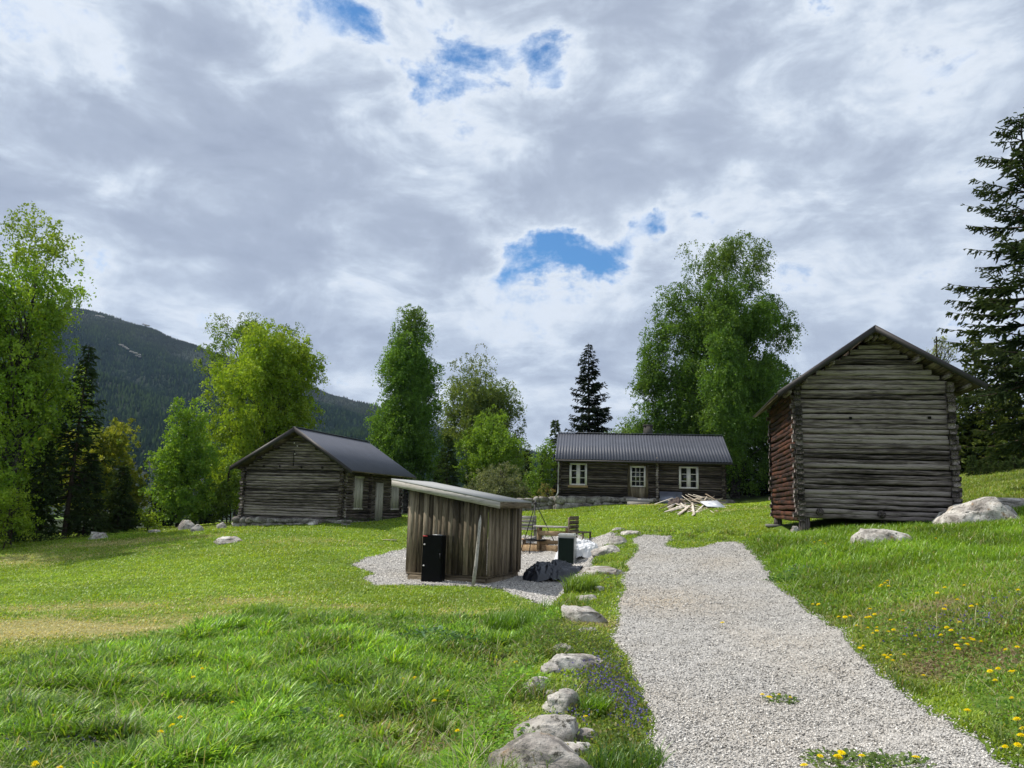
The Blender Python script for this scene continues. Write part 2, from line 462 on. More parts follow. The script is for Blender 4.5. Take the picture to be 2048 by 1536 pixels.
M = {}
def grass_ground(t):
    co = objco(t)
    dry = t.n('ShaderNodeSeparateColor', inp={0: attr(t)})
    n1 = t.noise(co, 1.1, 5, .6); n2 = t.noise(co, 14, 4, .7); n3 = t.noise(co, 60, 3, .7)
    c = t.ramp(n1, [(.3, (.075, .150, .014)), (.5, (.12, .215, .020)), (.7, (.17, .265, .028))])
    c = t.mix(t.maprange(n2, .35, .75), c, (.20, .285, .04))
    c = t.mix(t.maprange(n3, .5, .8), c, (.035, .075, .012))
    f = t.m('MULTIPLY', dry.outputs[0], t.maprange(n2, .2, .6))
    c = t.mix(f, c, (.46, .40, .18))
    c = t.mix(dry.outputs[1], c, t.ramp(n2, [(.3, (.09, .065, .04)), (.7, (.20, .15, .09))]))
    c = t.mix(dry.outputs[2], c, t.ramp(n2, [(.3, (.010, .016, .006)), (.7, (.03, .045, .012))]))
    bm = bump(t, t.m('ADD', n2, n3), .8, .05)
    return pbsdf(t, c, .9, bm, .15)
M['ground'] = mat('meadow_turf', grass_ground)
def gravel(t):
    co = objco(t)
    v1 = t.n('ShaderNodeTexVoronoi', inp={0: t.vm('MULTIPLY', co, (1, 1, .5)), 'Scale': 62.0})
    v2 = t.n('ShaderNodeTexVoronoi', inp={0: co, 'Scale': 125.0})
    r1 = t.n('ShaderNodeSeparateColor', inp={0: v1.outputs['Color']}).outputs[0]
    r2 = t.n('ShaderNodeSeparateColor', inp={0: v2.outputs['Color']}).outputs[1]
    c = t.ramp(r1, [(0, (.15, .14, .13)), (.15, (.35, .33, .30)), (.5, (.51, .485, .445)), (.85, (.66, .63, .58)), (1, (.80, .77, .72))])
    c2 = t.ramp(r2, [(0, (.24, .235, .225)), (.4, (.50, .48, .45)), (1, (.66, .64, .61))])
    c = t.mix(.4, c, c2)
    gap = t.maprange(v1.outputs['Distance'], .45, .75)
    c = t.mix(t.m('MULTIPLY', gap, .75), c, (.11, .105, .10))
    big = t.noise(co, .8, 4, .6)
    c = t.mix(t.m('MULTIPLY', t.maprange(big, .46, .66), .38), c, (.36, .31, .24))
    s = t.n('ShaderNodeSeparateColor', inp={0: attr(t)})
    c = t.mix(s.outputs[0], c, t.mix(r1, (.27, .21, .14), (.60, .52, .41)))
    h = t.m('MULTIPLY_ADD', v1.outputs['Distance'], -1.0, r1)
    bm = bump(t, h, .9, .012)
    return pbsdf(t, c, .85, bm, .3)
M['gravel'] = mat('crushed_gravel', gravel)
def leafy(name, transl=.45, gloss=.5, bright=1.0):
    def fn(t):
        c = attr(t)
        if bright != 1.0: c = t.vm('SCALE', c, bright)
        d = t.n('ShaderNodeBsdfDiffuse', inp={0: c})
        tr = t.n('ShaderNodeBsdfTranslucent', inp={0: t.vm('MULTIPLY', c, (1.35, 1.3, .62))})
        g = t.n('ShaderNodeBsdfGlossy', inp={0: (.6, .65, .55, 1), 1: .45})
        mx = t.n('ShaderNodeMixShader', inp={0: transl, 1: d.outputs[0], 2: tr.outputs[0]})
        m2 = t.n('ShaderNodeMixShader', inp={0: gloss, 1: mx.outputs[0], 2: g.outputs[0]})
        return m2.outputs[0]
    return mat(name, fn)
M['grass'] = leafy('grass_blade', .42, .06)
M['leaf'] = leafy('leaf', .48, .03, 1.22)
M['needle'] = leafy('needle', .30, .02)
def flat(name, col, rough=.6, spec=.4, metal=0.0, var=.25, sc=6.0, bumps=0.0):
    def fn(t):
        n = t.noise(objco(t), sc, 5, .6)
        c = t.mix(t.maprange(n, .3, .75), tuple(x*(1-var) for x in col), tuple(min(1, x*(1+var)) for x in col))
        return pbsdf(t, c, rough, bump(t, n, bumps, .02) if bumps else None, spec, metal)
    return mat(name, fn)
def rock_fn(t, k=1.0):
    co = t.vm('ADD', objco(t), t.vm('SCALE', attr(t), 30.0))
    n = t.noise(co, 2.6, 8, .65, .4); n2 = t.noise(co, 14, 6, .7); n3 = t.noise(co, 5, 4, .6)
    c = t.ramp(n, [(.3, (.12, .11, .10)), (.45, (.33, .30, .27)), (.56, (.54, .51, .46)), (.68, (.74, .70, .65))])
    c = t.mix(t.maprange(n2, .55, .64), c, (.08, .075, .06))
    c = t.mix(t.m('MULTIPLY', t.maprange(n3, .6, .7), .7), c, (.30, .19, .09))
    if k != 1.0: c = t.vm('SCALE', c, k)
    return pbsdf(t, c, .9, bump(t, t.m('ADD', n, t.m('MULTIPLY', n2, .6)), .9, .06), .2)
M['rock'] = mat('granite', rock_fn)
M['fieldstone'] = mat('field_stone', lambda t: rock_fn(t, .58))
def bark_fn(t):
    co = objco(t)
    n = t.noise(t.vm('MULTIPLY', co, (1, 1, 3.0)), 3, 6, .7)
    c = t.ramp(n, [(.42, (.02, .018, .015)), (.56, (.085, .078, .068)), (.74, (.24, .23, .21))])
    return pbsdf(t, c, .9, bump(t, n, .6, .03), .1)
M['birchbark'] = mat('birch_bark', bark_fn)
M['bark'] = flat('dark_bark', (.055, .042, .032), .95, .1, var=.5, sc=12, bumps=.7)

# ---------------------------------------------------------------- ground sheet
def axis(segs):
    out = [segs[0][0]]
    for (a, b, s) in segs:
        n = max(1, int(round((b-a)/s))); out += list(np.linspace(a, b, n+1)[1:])
    return np.array(out)
def grid_faces(nx, ny):
    i = np.arange(ny-1)[:, None]*nx+np.arange(nx-1)[None]
    return np.stack([i, i+1, i+1+nx, i+nx], -1).reshape(-1, 4)
gx = axis([(-6000, -1000, 1000), (-1000, -200, 80), (-200, -60, 8), (-60, -20, 1.0), (-20, -8, .35), (-8, 14, .12), (14, 40, .8), (40, 200, 6), (200, 1000, 80), (1000, 6000, 1000)])
gy = axis([(-3000, -200, 400), (-200, -20, 20), (-20, 2, 1.0), (2, 16, .12), (16, 44, .3), (44, 90, 1.2), (90, 300, 8), (300, 1000, 70), (1000, 8000, 700)])
XX, YY = np.meshgrid(gx, gy)
ZZ = H(XX, YY)
near = (np.abs(XX) < 60) & (YY > 0) & (YY < 90)
onp = on_path(XX, YY) | on_patio(XX, YY)
rough_ = (fbm(XX, YY, .7, 3, 4)-.5)*.14 + (fbm(XX, YY, 4, 5, 3)-.5)*.05
ZZ = ZZ+np.where(near, rough_*np.where(onp, .15, 1)*np.where(inpoly(PATH, XX, YY) | inpoly(PATIO, XX, YY), .3, 1), 0)
GZ = ZZ
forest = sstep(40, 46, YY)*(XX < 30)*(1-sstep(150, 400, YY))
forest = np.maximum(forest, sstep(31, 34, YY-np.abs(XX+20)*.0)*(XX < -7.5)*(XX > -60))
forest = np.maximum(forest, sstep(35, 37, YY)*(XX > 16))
soil = np.zeros_like(XX)
for px_, py_, r_ in [(1885, 1215, .2), (1905, 1300, .22), (2010, 1310, .3), (2040, 1000, 1.2), (850, 1490, .25), (880, 1250, .2), (1860, 1330, .25)]:
    q = hit(px_, py_); soil = np.maximum(soil, np.exp(-((XX-q[0])**2+(YY-q[1])**2)/r_**2))
soil = np.clip(soil*(.4+1.2*fbm(XX, YY, 3, 77)), 0, 1)
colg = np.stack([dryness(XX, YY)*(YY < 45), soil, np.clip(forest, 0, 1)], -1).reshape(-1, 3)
gme = np_mesh('ground', np.stack([XX, YY, ZZ], -1).reshape(-1, 3), grid_faces(len(gx), len(gy)), colg, True)
tag(link('ground', gme, M['ground']), 'mown meadow of yellow green grass sloping up to the cabins', None, None, 'structure')

def sheet(name, poly_fn, x0, x1, y0, y1, s, lift, label, stain=None):
    xs, ys = np.arange(x0, x1, s), np.arange(y0, y1, s)
    X, Y = np.meshgrid(xs, ys)
    ins = poly_fn(X, Y)
    # height of the coarse ground mesh plus a margin, so that the sheet never sinks below it
    Z = H(X, Y)+(fbm(X, Y, .7, 3, 4)-.5)*.14*.05+lift+(fbm(X, Y, 1.1, 41, 3)-.5)*.03
    Z = Z+(fbm(X, Y, 11, 43, 2)-.5)*.012
    e = ins.astype(float)
    for _ in range(3):      # the rim of the gravel thins out and dives under the turf
        e = (e+np.roll(e, 1, 0)+np.roll(e, -1, 0)+np.roll(e, 1, 1)+np.roll(e, -1, 1))/5
    Z = Z-(1-sstep(.5, 1.0, e))*.075
    F = grid_faces(len(xs), len(ys))
    inf = ins.ravel()
    F = F[inf[F].sum(1) >= 3]
    used = np.unique(F); mp = np.full(X.size, -1); mp[used] = np.arange(len(used))
    edge = np.zeros(X.size)
    V = np.stack([X, Y, Z], -1).reshape(-1, 3)[used]
    c = np.zeros((len(V), 3))
    if stain:
        for (qx, qy, rx, ry) in stain:
            c[:, 0] = np.maximum(c[:, 0], (.75 if ry == .75 else .28)*np.exp(-((V[:, 0]-qx)/rx)**2-((V[:, 1]-qy)/ry)**2))
        c[:, 0] *= .5+fbm(V[:, 0], V[:, 1], 3, 90)
    o = link(name, np_mesh(name, V, mp[F], c, True), M['gravel'])
    return tag(o, label, None, None, 'structure')
_s1 = hit(1320, 1200)
sheet('path', on_path, -.5, 8, -2, 26, .036, .022, 'pale gravel track running from the foreground up to the log buildings', [(_s1[0], _s1[1], 1.0, .75), (1.9, 6.2, .5, .9), (3.0, 9.0, .35, 1.6), (4.3, 16, .5, 1.2), (2.0, 11.5, .3, 1.0)])
sheet('gravel_patio', on_patio, -7, 5.5, 12, 32, .05, .03, 'grey gravel yard around the small board shed')

# ---------------------------------------------------------------- timber materials
for ax in 'xyz':
    M['log_'+ax] = wood_mat('weathered_log_'+ax, ax, (.026, .021, .019), (.140, .116, .106), (.33, .285, .265), 1.1)
    M['dlog_'+ax] = wood_mat('dark_log_'+ax, ax, (.014, .011, .010), (.070, .055, .048), (.17, .14, .122), 1.0)  # same log grain in darker tones
    M['plank_'+ax] = wood_mat('grey_board_'+ax, ax, (.048, .038, .026), (.15, .119, .080), (.29, .24, .175), .8)
    M['pale_'+ax] = wood_mat('silvered_board_'+ax, ax, (.17, .155, .135), (.34, .315, .28), (.52, .49, .45), .9)
    M['fresh_'+ax] = wood_mat('new_board_'+ax, ax, (.16, .10, .055), (.33, .22, .12), (.50, .37, .22), .8)
M['redlog_y'] = wood_mat('red_log_y', 'y', (.010, .006, .005), (.032, .015, .012), (.075, .032, .021), 1.3, stain=((.19, .068, .034), .42), bare=True)
M['redlog_x'] = M['redlog_y']
M['scrap'] = wood_mat('scrap_board', 'x', (.22, .17, .12), (.46, .38, .29), (.70, .64, .54), .9)
M['roofmetal'] = flat('dark_roof_metal', (.070, .075, .096), .5, .35, .0, .12, 2.0)
M['barnroof'] = flat('dark_brown_roof_edge', (.030, .026, .027), .6, .4, 0, .2)
M['felt'] = flat('grey_roofing_felt', (.33, .335, .33), .85, .3, 0, .12, 9, .15)
M['white'] = flat('old_white_paint', (.72, .68, .68), .6, .35, 0, .15, 8)
M['glass'] = flat('dark_window_glass', (.006, .008, .007), .06, .6, 0, .1)
M['darkin'] = flat('unlit_inside', (.012, .011, .010), .95, .1)
M['slate'] = flat('weathered_concrete', (.20, .195, .18), .9, .2, 0, .3, 5, .4)
M['cap'] = flat('grey_ridge_metal', (.20, .21, .24), .5, .4, 0, .1)
M['darkstone'] = flat('sooty_stone', (.075, .07, .065), .9, .2, 0, .4, 6, .5)
M['black'] = flat('black_paint', (.0035, .0035, .004), .5, .12, 0, .3)
M['iron'] = flat('black_iron', (.018, .018, .02), .5, .5, .4, .3)
M['greymetal'] = flat('galvanised_metal', (.42, .43, .43), .45, .5, .5, .1)
M['binlid'] = flat('grey_plastic', (.58, .58, .55), .5, .4, 0, .1)
M['bingreen'] = flat('dark_green_panel', (.006, .014, .010), .5, .15, 0, .2)
M['red'] = flat('red_sticker', (.45, .03, .03), .5)

class Frame:
    """upright local frame: x along the facade, y into the building, turned by a about z"""
    def __init__(s, O, a):
        s.O = np.array([O[0], O[1], 0.0]); s.a = a; s.X = np.array([math.cos(a), -math.sin(a), 0]); s.Y = np.array([math.sin(a), math.cos(a), 0])
    def uz(s, px, py, v=0.0):
        d = ray(px, py); P = s.O+s.Y*v
        t = ((P-CAMP)@s.Y)/(d@s.Y)
        q = CAMP+d*t-s.O
        return float(q@s.X), float(q[2])
    def vz(s, px, py, u):
        d = ray(px, py); P = s.O+s.X*u
        t = ((P-CAMP)@s.X)/(d@s.X)
        q = CAMP+d*t-s.O
        return float(q@s.Y), float(q[2])
    def w(s, u, v, z): return s.O+s.X*u+s.Y*v+np.array([0, 0, z])

def log_piece(mb, x0, x1, z, h, t, rnd, amp=1.0, tint=.5, axis_y=False, y0=0.0, flip=1, sag=0.0):
    """one hewn log along x (or y) from x0 to x1, bottom z, height h, thickness t, outer face bulging to -y"""
    n = max(2, int((x1-x0)/.22)+1)
    xs = np.linspace(x0, x1, n)
    prof = [(-.50, .26), (-.50, .74), (-.43, .91), (-.15, .96), (.5, .96), (.5, .02), (-.12, .02), (-.38, .09)]
    k = len(prof)
    ph = rnd.uniform(0, 6, 4)
    wz = amp*.008*np.sin(xs*1.1+ph[0])+amp*.004*np.sin(xs*3.7+ph[1])+rnd.normal(0, .0025*amp, n)+sag*(xs-x0)
    wh = 1+amp*.05*np.sin(xs*.9+ph[2])+rnd.normal(0, .012*amp, n)
    wy = amp*.009*np.sin(xs*1.7+ph[3])+rnd.normal(0, .002*amp, n)+rnd.normal(0, .008)
    V = []
    for i in range(n):
        for a, b in prof:
            y = a*t+wy[i]; zz = z+wz[i]+b*h*wh[i]
            V.append((xs[i], y0+flip*y, zz) if not axis_y else (y0+flip*y, xs[i], zz))
    F = []
    for i in range(n-1):
        for j in range(k):
            F.append((i*k+j, i*k+(j+1) % k, (i+1)*k+(j+1) % k, (i+1)*k+j))
    F += [tuple(range(k)), tuple(range((n-1)*k, n*k))[::-1]]
    mb.add(V, F, tint)

def log_wall(mb, L, z0, z1, nlog, t, rnd, gable=None, openings=(), ext=.17, axis_y=False, y0=0.0, flip=1, u0=0.0, odd=0, amp=1.0, base_tint=.5, sag=0.0):
    h = (z1-z0)/nlog; tot = nlog
    ztop = z1
    if gable: ztop = gable[1]; tot = int(np.ceil((ztop-z0)/h))
    z = z0
    for i in range(tot):
        hh = h*rnd.uniform(.9, 1.1)
        if z > ztop-.05: break
        e = ext*(1.0 if (i+odd) % 2 == 0 else .75)*rnd.uniform(.75, 1.15)
        a, b = u0-e, u0+L+e
        if gable and z+hh > z1:
            uc, zr, _ = gable
            fr = (zr-(z+hh*.8))/(zr-z1)
            if fr <= 0.03: break
            a = max(a, uc-(uc-u0+.15)*fr); b = min(b, uc+(u0+L-uc+.15)*fr)
        cuts = [(o[0], o[1]) for o in openings if z+hh*.5 > o[2] and z+hh*.5 < o[3]]
        segs = [(a, b)]
        for c0, c1 in cuts:
            ns = []
            for s0, s1 in segs:
                if c0 > s0 and c1 < s1: ns += [(s0, c0), (c1, s1)]
                else: ns.append((s0, s1))
            segs = ns
        tint = base_tint+rnd.normal(0, .17)
        slp = rnd.normal(0, .003)*amp
        for s0, s1 in segs:
            log_piece(mb, s0, s1, z, hh*1.0, t, rnd, amp, tint, axis_y, y0, flip, sag+slp)
        z += hh
def roof_sheet(p00, p10, p01, thick, pitch, amp, along='u', col=.5):
    """corrugated sheet: p00 eave start, p10 eave end, p01 ridge start; ribs run from eave to ridge"""
    p00, p10, p01 = map(lambda p: np.asarray(p, float), (p00, p10, p01))
    L = np.linalg.norm(p10-p00); n = int(L/pitch*6)+1
    nrm = np.cross(p10-p00, p01-p00); nrm /= np.linalg.norm(nrm)
    if nrm[2] < 0: nrm = -nrm
    t = np.linspace(0, 1, n)
    w = np.clip(np.sin(t*L/pitch*2*math.pi)*1.4, -1, 1)*amp
    bot = p00+(p10-p00)*t[:, None]+nrm*w[:, None]
    top = bot+(p01-p00)
    V = np.concatenate([bot, top, bot-nrm*thick, top-nrm*thick])
    i = np.arange(n-1)
    F = np.concatenate([np.stack([i, i+1, n+i+1, n+i], 1), np.stack([2*n+i+1, 2*n+i, 3*n+i, 3*n+i+1], 1), np.stack([i+1, i, 2*n+i, 2*n+i+1], 1), np.stack([n+i, n+i+1, 3*n+i+1, 3*n+i], 1), [[0, n, 3*n, 2*n], [n-1, 3*n-1, 4*n-1, 2*n-1]]])
    mb = MB(); mb.v.append(V); mb.n = len(V); mb.c.append(np.full((len(V), 3), col)); mb.f[4] = [tuple(x) for x in F]
    return mb
def rect_prism(p, q, r, th, c=.5, mb=None):
    """slab with corners p, q, q+r-p, r and thickness th downwards along its normal"""
    p, q, r = map(lambda a: np.asarray(a, float), (p, q, r))
    n = np.cross(q-p, r-p); n /= np.linalg.norm(n)
    if n[2] < 0: n = -n
    V = [p, q, q+r-p, r]; V = V+[a-n*th for a in V]
    mb = mb or MB()
    return mb.add(V, [(0, 1, 2, 3), (7, 6, 5, 4), (0, 4, 5, 1), (1, 5, 6, 2), (2, 6, 7, 3), (3, 7, 4, 0)], c)
def rubble(mb, p, q, z0f, z1f, depth, rnd, size=.45, rows=2):
    """dry stone footing between two plan points: rounded uneven blocks"""
    p = np.array(p); q = np.array(q); L = np.linalg.norm(q-p); d = (q-p)/L; nrm = np.array([d[1], -d[0]])
    for r in range(rows):
        x = -rnd.uniform(0, .1)
        while x < L:
            w = size*rnd.uniform(.35, 1.7); xc = x+w/2
            f = min(max(xc/L, 0), 1); b = z0f(f); tp = z1f(f); hh = (tp-b)/rows
            if hh > .03:
                c3 = np.array([*(p+d*xc), b+hh*(r+.5)])
                blob_stone(mb, c3, (w*.55, depth*.55*rnd.uniform(.7, 1.2), hh*rnd.uniform(.5, .68)), rnd, math.atan2(d[1], d[0]), 3, .62, .26)
            x += w*.97
_ico = None
def ico(sub=2):
    import bmesh
    bm = bmesh.new(); bmesh.ops.create_icosphere(bm, subdivisions=sub, radius=1)
    V = np.array([v.co[:] for v in bm.verts]); F = [tuple(v.index for v in f.verts) for f in bm.faces]; bm.free()
    return V, F
ICO = {k: ico(k) for k in (1, 2, 3, 4, 5)}
def blob_stone(mb, c, r, rnd, rz=0.0, sub=2, boxy=.55, rough=.12):
    V, F = ICO[sub]
    V = np.sign(V)*np.abs(V)**boxy
    s = rnd.uniform(0, 100)
    n = 1+rough*(fbm(V[:, 0]+V[:, 2]*.7+s, V[:, 1]-V[:, 2]*.6+s, 1.6, 7, 3)-.5)*2
    V = V*n[:, None]*np.array(r)
    ca, sa = math.cos(rz), math.sin(rz)
    V = np.stack([V[:, 0]*ca-V[:, 1]*sa, V[:, 0]*sa+V[:, 1]*ca, V[:, 2]], 1)+c
    mb.add(V, F, rnd.uniform(0, 1))

# ---------------------------------------------------------------- log storehouse on posts (right)
rb = np.random.default_rng(5)
FB = Frame(at(1602, 1050, 19.8), RAD(11))
root = empty('log_storehouse', (*FB.O[:2], 0), -FB.a, 'tall narrow log storehouse on short posts with brown side wall and dark gable roof', 'storehouse')
z0 = FB.uz(1604, 1036)[1]; Wd = FB.uz(1912, 1040)[0]
zr = FB.uz(1750, 672)[1]; ur = FB.uz(1750, 672)[0]
zwl = FB.uz(1596, 772)[1]
Dp = 4.4
mb = MB()
log_wall(mb, Wd, z0, zwl, 27, .17, rb, gable=(ur, zr, 0), amp=1.3, base_tint=.60, sag=-.008)
mb.box((.03, .1, z0+.05), (Wd-.03, .16, zwl), .1)  # added dark backing slab, stops light leaking between the logs
mb.add([(0, .1, zwl), (Wd, .1, zwl), (ur, .1, zr), (0, .16, zwl), (Wd, .16, zwl), (ur, .16, zr)], [(0, 1, 2), (5, 4, 3), (0, 3, 4, 1), (1, 4, 5, 2), (2, 5, 3, 0)], .1)
mb.build('gable_wall', M['log_x'], root)
mb = MB()
log_wall(mb, Wd, z0, zwl, 27, .17, rb, gable=(ur, zr, 0), y0=Dp, flip=-1)
mb.box((.03, Dp-.16, z0+.05), (Wd-.03, Dp-.1, zwl), .1)
mb.build('rear_wall', M['log_x'], root)
mb = MB()
log_wall(mb, Dp, z0-.08, zwl, 27, .17, rb, axis_y=True, y0=0, odd=1, amp=1.3, ext=.22, base_tint=.5)
mb.box((.1, .16, z0), (.16, Dp-.16, zwl), .1)
tag(mb.build('side_wall', M['redlog_y'], root), 'side wall with worn red brown paint')
mb = MB()
log_wall(mb, Dp, z0-.08, zwl, 27, .17, rb, axis_y=True, y0=Wd, flip=-1, odd=1, amp=1.3, ext=.22)
mb.box((Wd-.16, .16, z0), (Wd-.1, Dp-.16, zwl), .1)
mb.build('side_wall', M['log_y'], root)
# peg holes and joist ends
for a, b in [(1701, 836), (1859, 835)]:
    uu, zz = FB.uz(a, b, -.1); MB().box((uu-.03, -.105, zz-.03), (uu+.04, -.02, zz+.03), .0).build('peg_hole', M['darkin'], root)
for a, b in [(1640, 1024), (1764, 1029), (1894, 1035)]:
    uu, zz = FB.uz(a, b, -.14)
    MB().tube([(uu, -.16, zz), (uu, .3, zz)], [.095, .1], 12, .25).build('joist_end', M['log_y'], root)
# posts and the slabs under them
for (a, b, rr, v_) in [(1609, 1040, .14, .08), (1556, 1040, .12, Dp-.15), (1770, 1042, .10, .4), (1900, 1045, .12, .25)]:
    uu = FB.uz(a, b, v_)[0]
    P = FB.w(uu, v_, 0); zb = float(H(P[0], P[1]))
    m_ = MB(); m_.tube([(uu, v_, zb+.02), (uu, v_, (zb+z0)/2), (uu, v_, z0+.03)], [rr*1.08, rr, rr*.95], 12, .35)
    po = m_.build('post', M['log_z'], root)
    if a < 1700: MB().box((uu-.35, v_-.2, zb-.05), (uu+.35, v_+.2, zb+.035), .5).build('footing_slab', M['slate'], po)
# roof: two slopes with boards, purlin ends and dark barge boards
vf = -.62; vb = Dp+.5
uR, zR = FB.uz(1750, 651, vf)
uL, zL = FB.uz(1556, 783, vf)
uE, zE = FB.uz(1973, 768, vf)
zEav = (zL+zE)/2
mb = MB()
rect_prism((uL, vf, zL), (uL, vb, zL), (uR, vf, zR), .05, .3, mb)
rect_prism((uE, vf, zE), (uE, vb, zE), (uR, vf, zR), .05, .3, mb)
rf = mb.build('roof', M['barnroof'], root)
mb = MB()
def slope_pt(s_, f, dz=0, v_=vf):
    a = (uL, zL) if s_ < 0 else (uE, zE)
    return np.array([uR+(a[0]-uR)*f, v_, zR+(a[1]-zR)*f+dz])
for s_ in (-1, 1):     # soffit boards under the roofing
    for k in range(14):
        f0, f1 = k/14*.985, (k+.93)/14*.985
        p, q = slope_pt(s_, f0, -.062, vf+.05), slope_pt(s_, f1, -.062, vf+.05)
        rect_prism(p, q, p+np.array([0, vb-vf-.1, 0]), .022, rb.uniform(.3, .8), mb)
mb.build('soffit', M['plank_y'], rf)
for s_ in (-1, 1):
    mb = MB()
    mb.beam(slope_pt(s_, -.0, -.075, vf-.016), slope_pt(s_, 1.01, -.075, vf-.016), .03, .17, .4, up=(0, 1, 0)) if False else None
    n_ = 1
    p, q = slope_pt(s_, 0, .012, vf-.03), slope_pt(s_, 1.005, .012, vf-.03)
    V = [p, q, q-[0, 0, .17], p-[0, 0, .17]]; V = V+[a+np.array([0, .028, 0]) for a in V]
    mb.add(V, [(0, 1, 2, 3), (7, 6, 5, 4), (0, 4, 5, 1), (1, 5, 6, 2), (2, 6, 7, 3), (3, 7, 4, 0)], .3)
    mb.build('barge_board', M['barnroof'], rf)
    for f in (.03, .42, .70, .87):
        p = slope_pt(s_, f, -.20)
        MB().tube([(p[0], vf+.14, p[2]), (p[0], .3, p[2])], [.055, .06], 10, .6).build('purlin', M['log_y'], rf)

# ---------------------------------------------------------------- log cabin with boarded openings (left)
rc = np.random.default_rng(8)
FC = Frame(at(484, 1046, 32.5), RAD(14))
root = empty('log_cabin', (*FC.O[:2], 0), -FC.a, 'grey log cabin with boarded up door and windows and a smooth dark metal roof', 'cabin')
Wc = FC.uz(683, 1030)[0]; z0 = FC.uz(560, 1037)[1]; zt = FC.uz(500, 934)[1]; zt2 = FC.uz(690, 946)[1]; zt = (zt+zt2)/2
uR, zR = FC.uz(590, 855, -.6); uL, zL = FC.uz(460, 934, -.6); uE, zE = FC.uz(705, 942, -.6)
Dc = FC.vz(797, 1030, Wc)[0]; vb = FC.vz(823, 951, uE)[0]
print('left cabin', Wc, z0, zt, zR, Dc, vb, 'barn', Wd)
Dc = min(max(Dc, 4.5), 7); vb = Dc+.5
def px_side(px, py): return FC.vz(px, py, Wc)
mb = MB(); log_wall(mb, Wc, z0, zt, 18, .17, rc, gable=(uR, zR-.1, 0), amp=1.1, base_tint=.52)
mb.box((.03, .09, z0+.05), (Wc-.03, .15, zt), .1)  # dark core added behind the logs to keep light out of the gaps
mb.add([(0, .1, zt), (Wc, .1, zt), (uR, .1, zR-.15), (0, .15, zt), (Wc, .15, zt), (uR, .15, zR-.15)], [(0, 1, 2), (5, 4, 3), (0, 3, 4, 1), (1, 4, 5, 2), (2, 5, 3, 0)], .1)
mb.build('gable_wall', M['log_x'], root)
mb = MB(); log_wall(mb, Wc, z0, zt, 18, .17, rc, gable=(uR, zR-.1, 0), y0=Dc, flip=-1); mb.build('rear_wall', M['log_x'], root)
mb = MB(); log_wall(mb, Dc, z0-.08, zt, 18, .17, rc, axis_y=True, odd=1, ext=.25); mb.box((.1, .1, z0), (.15, Dc-.1, zt), .1); mb.build('side_wall', M['log_y'], root)
ops = []
for q0, q1 in [((703, 1015), (722, 958)), ((746, 1044), (763, 967)), ((778, 1016), (794, 972))]:
    a = px_side(*q0); b = px_side(*q1); ops.append((a[0], b[0], a[1], b[1]))
mb = MB(); log_wall(mb, Dc, z0-.08, zt, 18, .17, rc, axis_y=True, y0=Wc, flip=-1, odd=1, ext=.25, openings=ops); mb.box((Wc-.15, .1, z0), (Wc-.1, Dc-.1, zt), .1)
mb.build('side_wall', M['dlog_y'], root)
for i, (a, b, c, d) in enumerate(ops):
    mb = MB(); n = 4 if i != 1 else 3
    for k in range(n):
        y0_, y1_ = a+(b-a)*k/n, a+(b-a)*(k+.97)/n
        mb.box((Wc-.04, y0_, c-.02), (Wc+.11+.004*(k % 2), y1_, d+.02), rc.uniform(.45, .8))
    mb.box((Wc-.03, a-.07, c-.05), (Wc+.09, a-.005, d+.05), .3); mb.box((Wc-.03, b+.005, c-.05), (Wc+.09, b+.07, d+.05), .3)
    if i != 1: mb.box((Wc+.0, a-.05, d+.025), (Wc+.13, b+.05, d+.10), .75); mb.box((Wc+.0, a-.05, c-.09), (Wc+.13, b+.05, c-.025), .75)
    mb.build('door' if i == 1 else 'shutter', M['pale_z'], root)
mb = MB(); vd = (ops[0][1]+ops[1][0])/2
for k in range(16):
    zz = z0-.02+k*(zt-z0)/16
    mb.tube([(Wc-.02, vd+rc.normal(0, .01), zz+.08), (Wc+.2, vd+rc.normal(0, .015), zz+.08)], .075, 7, rc.uniform(.3, .7))
mb.build('cross_wall_ends', M['dlog_x'], root)
mb = MB()
rect_prism((uE, -.6, zE), (uE, vb, zE), (uR, -.6, zR), .04, .5, mb)
s1 = roof_sheet((uE, -.6, zE+.02), (uE, vb, zE+.02), (uR, -.6, zR+.02), .008, .21, .010)
rf = s1.build('roof', M['roofmetal'], root)
s2 = roof_sheet((uL, -.6, zL+.02), (uL, vb, zL+.02), (uR, -.6, zR+.02), .008, .21, .010)
s2.build('roof_slope', M['roofmetal'], rf)
rect_prism((uL, -.58, zL-.02), (uL, vb-.02, zL-.02), (uR, -.58, zR-.02), .04, .3, mb).build('roof_boards', M['plank_y'], rf)
MB().beam((uR, -.62, zR+.028), (uR, vb, zR+.028), .16, .014, .9).build('ridge_cap', M['cap'], rf)
for a, c in ((uL, zL), (uE, zE)):
    p, q = np.array([uR, -.64, zR+.03]), np.array([a, -.64, c+.03])
    V = [p, q, q-[0, 0, .2], p-[0, 0, .2]]; V = V+[x+np.array([0, .03, 0]) for x in V]
    MB().add(V, [(0, 1, 2, 3), (7, 6, 5, 4), (0, 4, 5, 1), (1, 5, 6, 2), (2, 6, 7, 3), (3, 7, 4, 0)], .5).build('barge_board', M['barnroof'], rf)
for f in (.0, .35, .62, .88):
    for s_, (a, c) in ((0, (uL, zL)), (1, (uE, zE))):
        if f == 0 and s_: continue
        x, z = uR+(a-uR)*f, zR+(c-zR)*f-.22
        MB().tube([(x, -.45, z), (x, .25, z)], .07, 8, .3).build('purlin', M['dlog_y'], rf)
uu, zz = FC.uz(588, 905, -.11)
MB().tube([(uu, -.11, zz+.1), (uu+.01, -.12, zz-.55)], .014, 6).build('cable', M['black'], root)
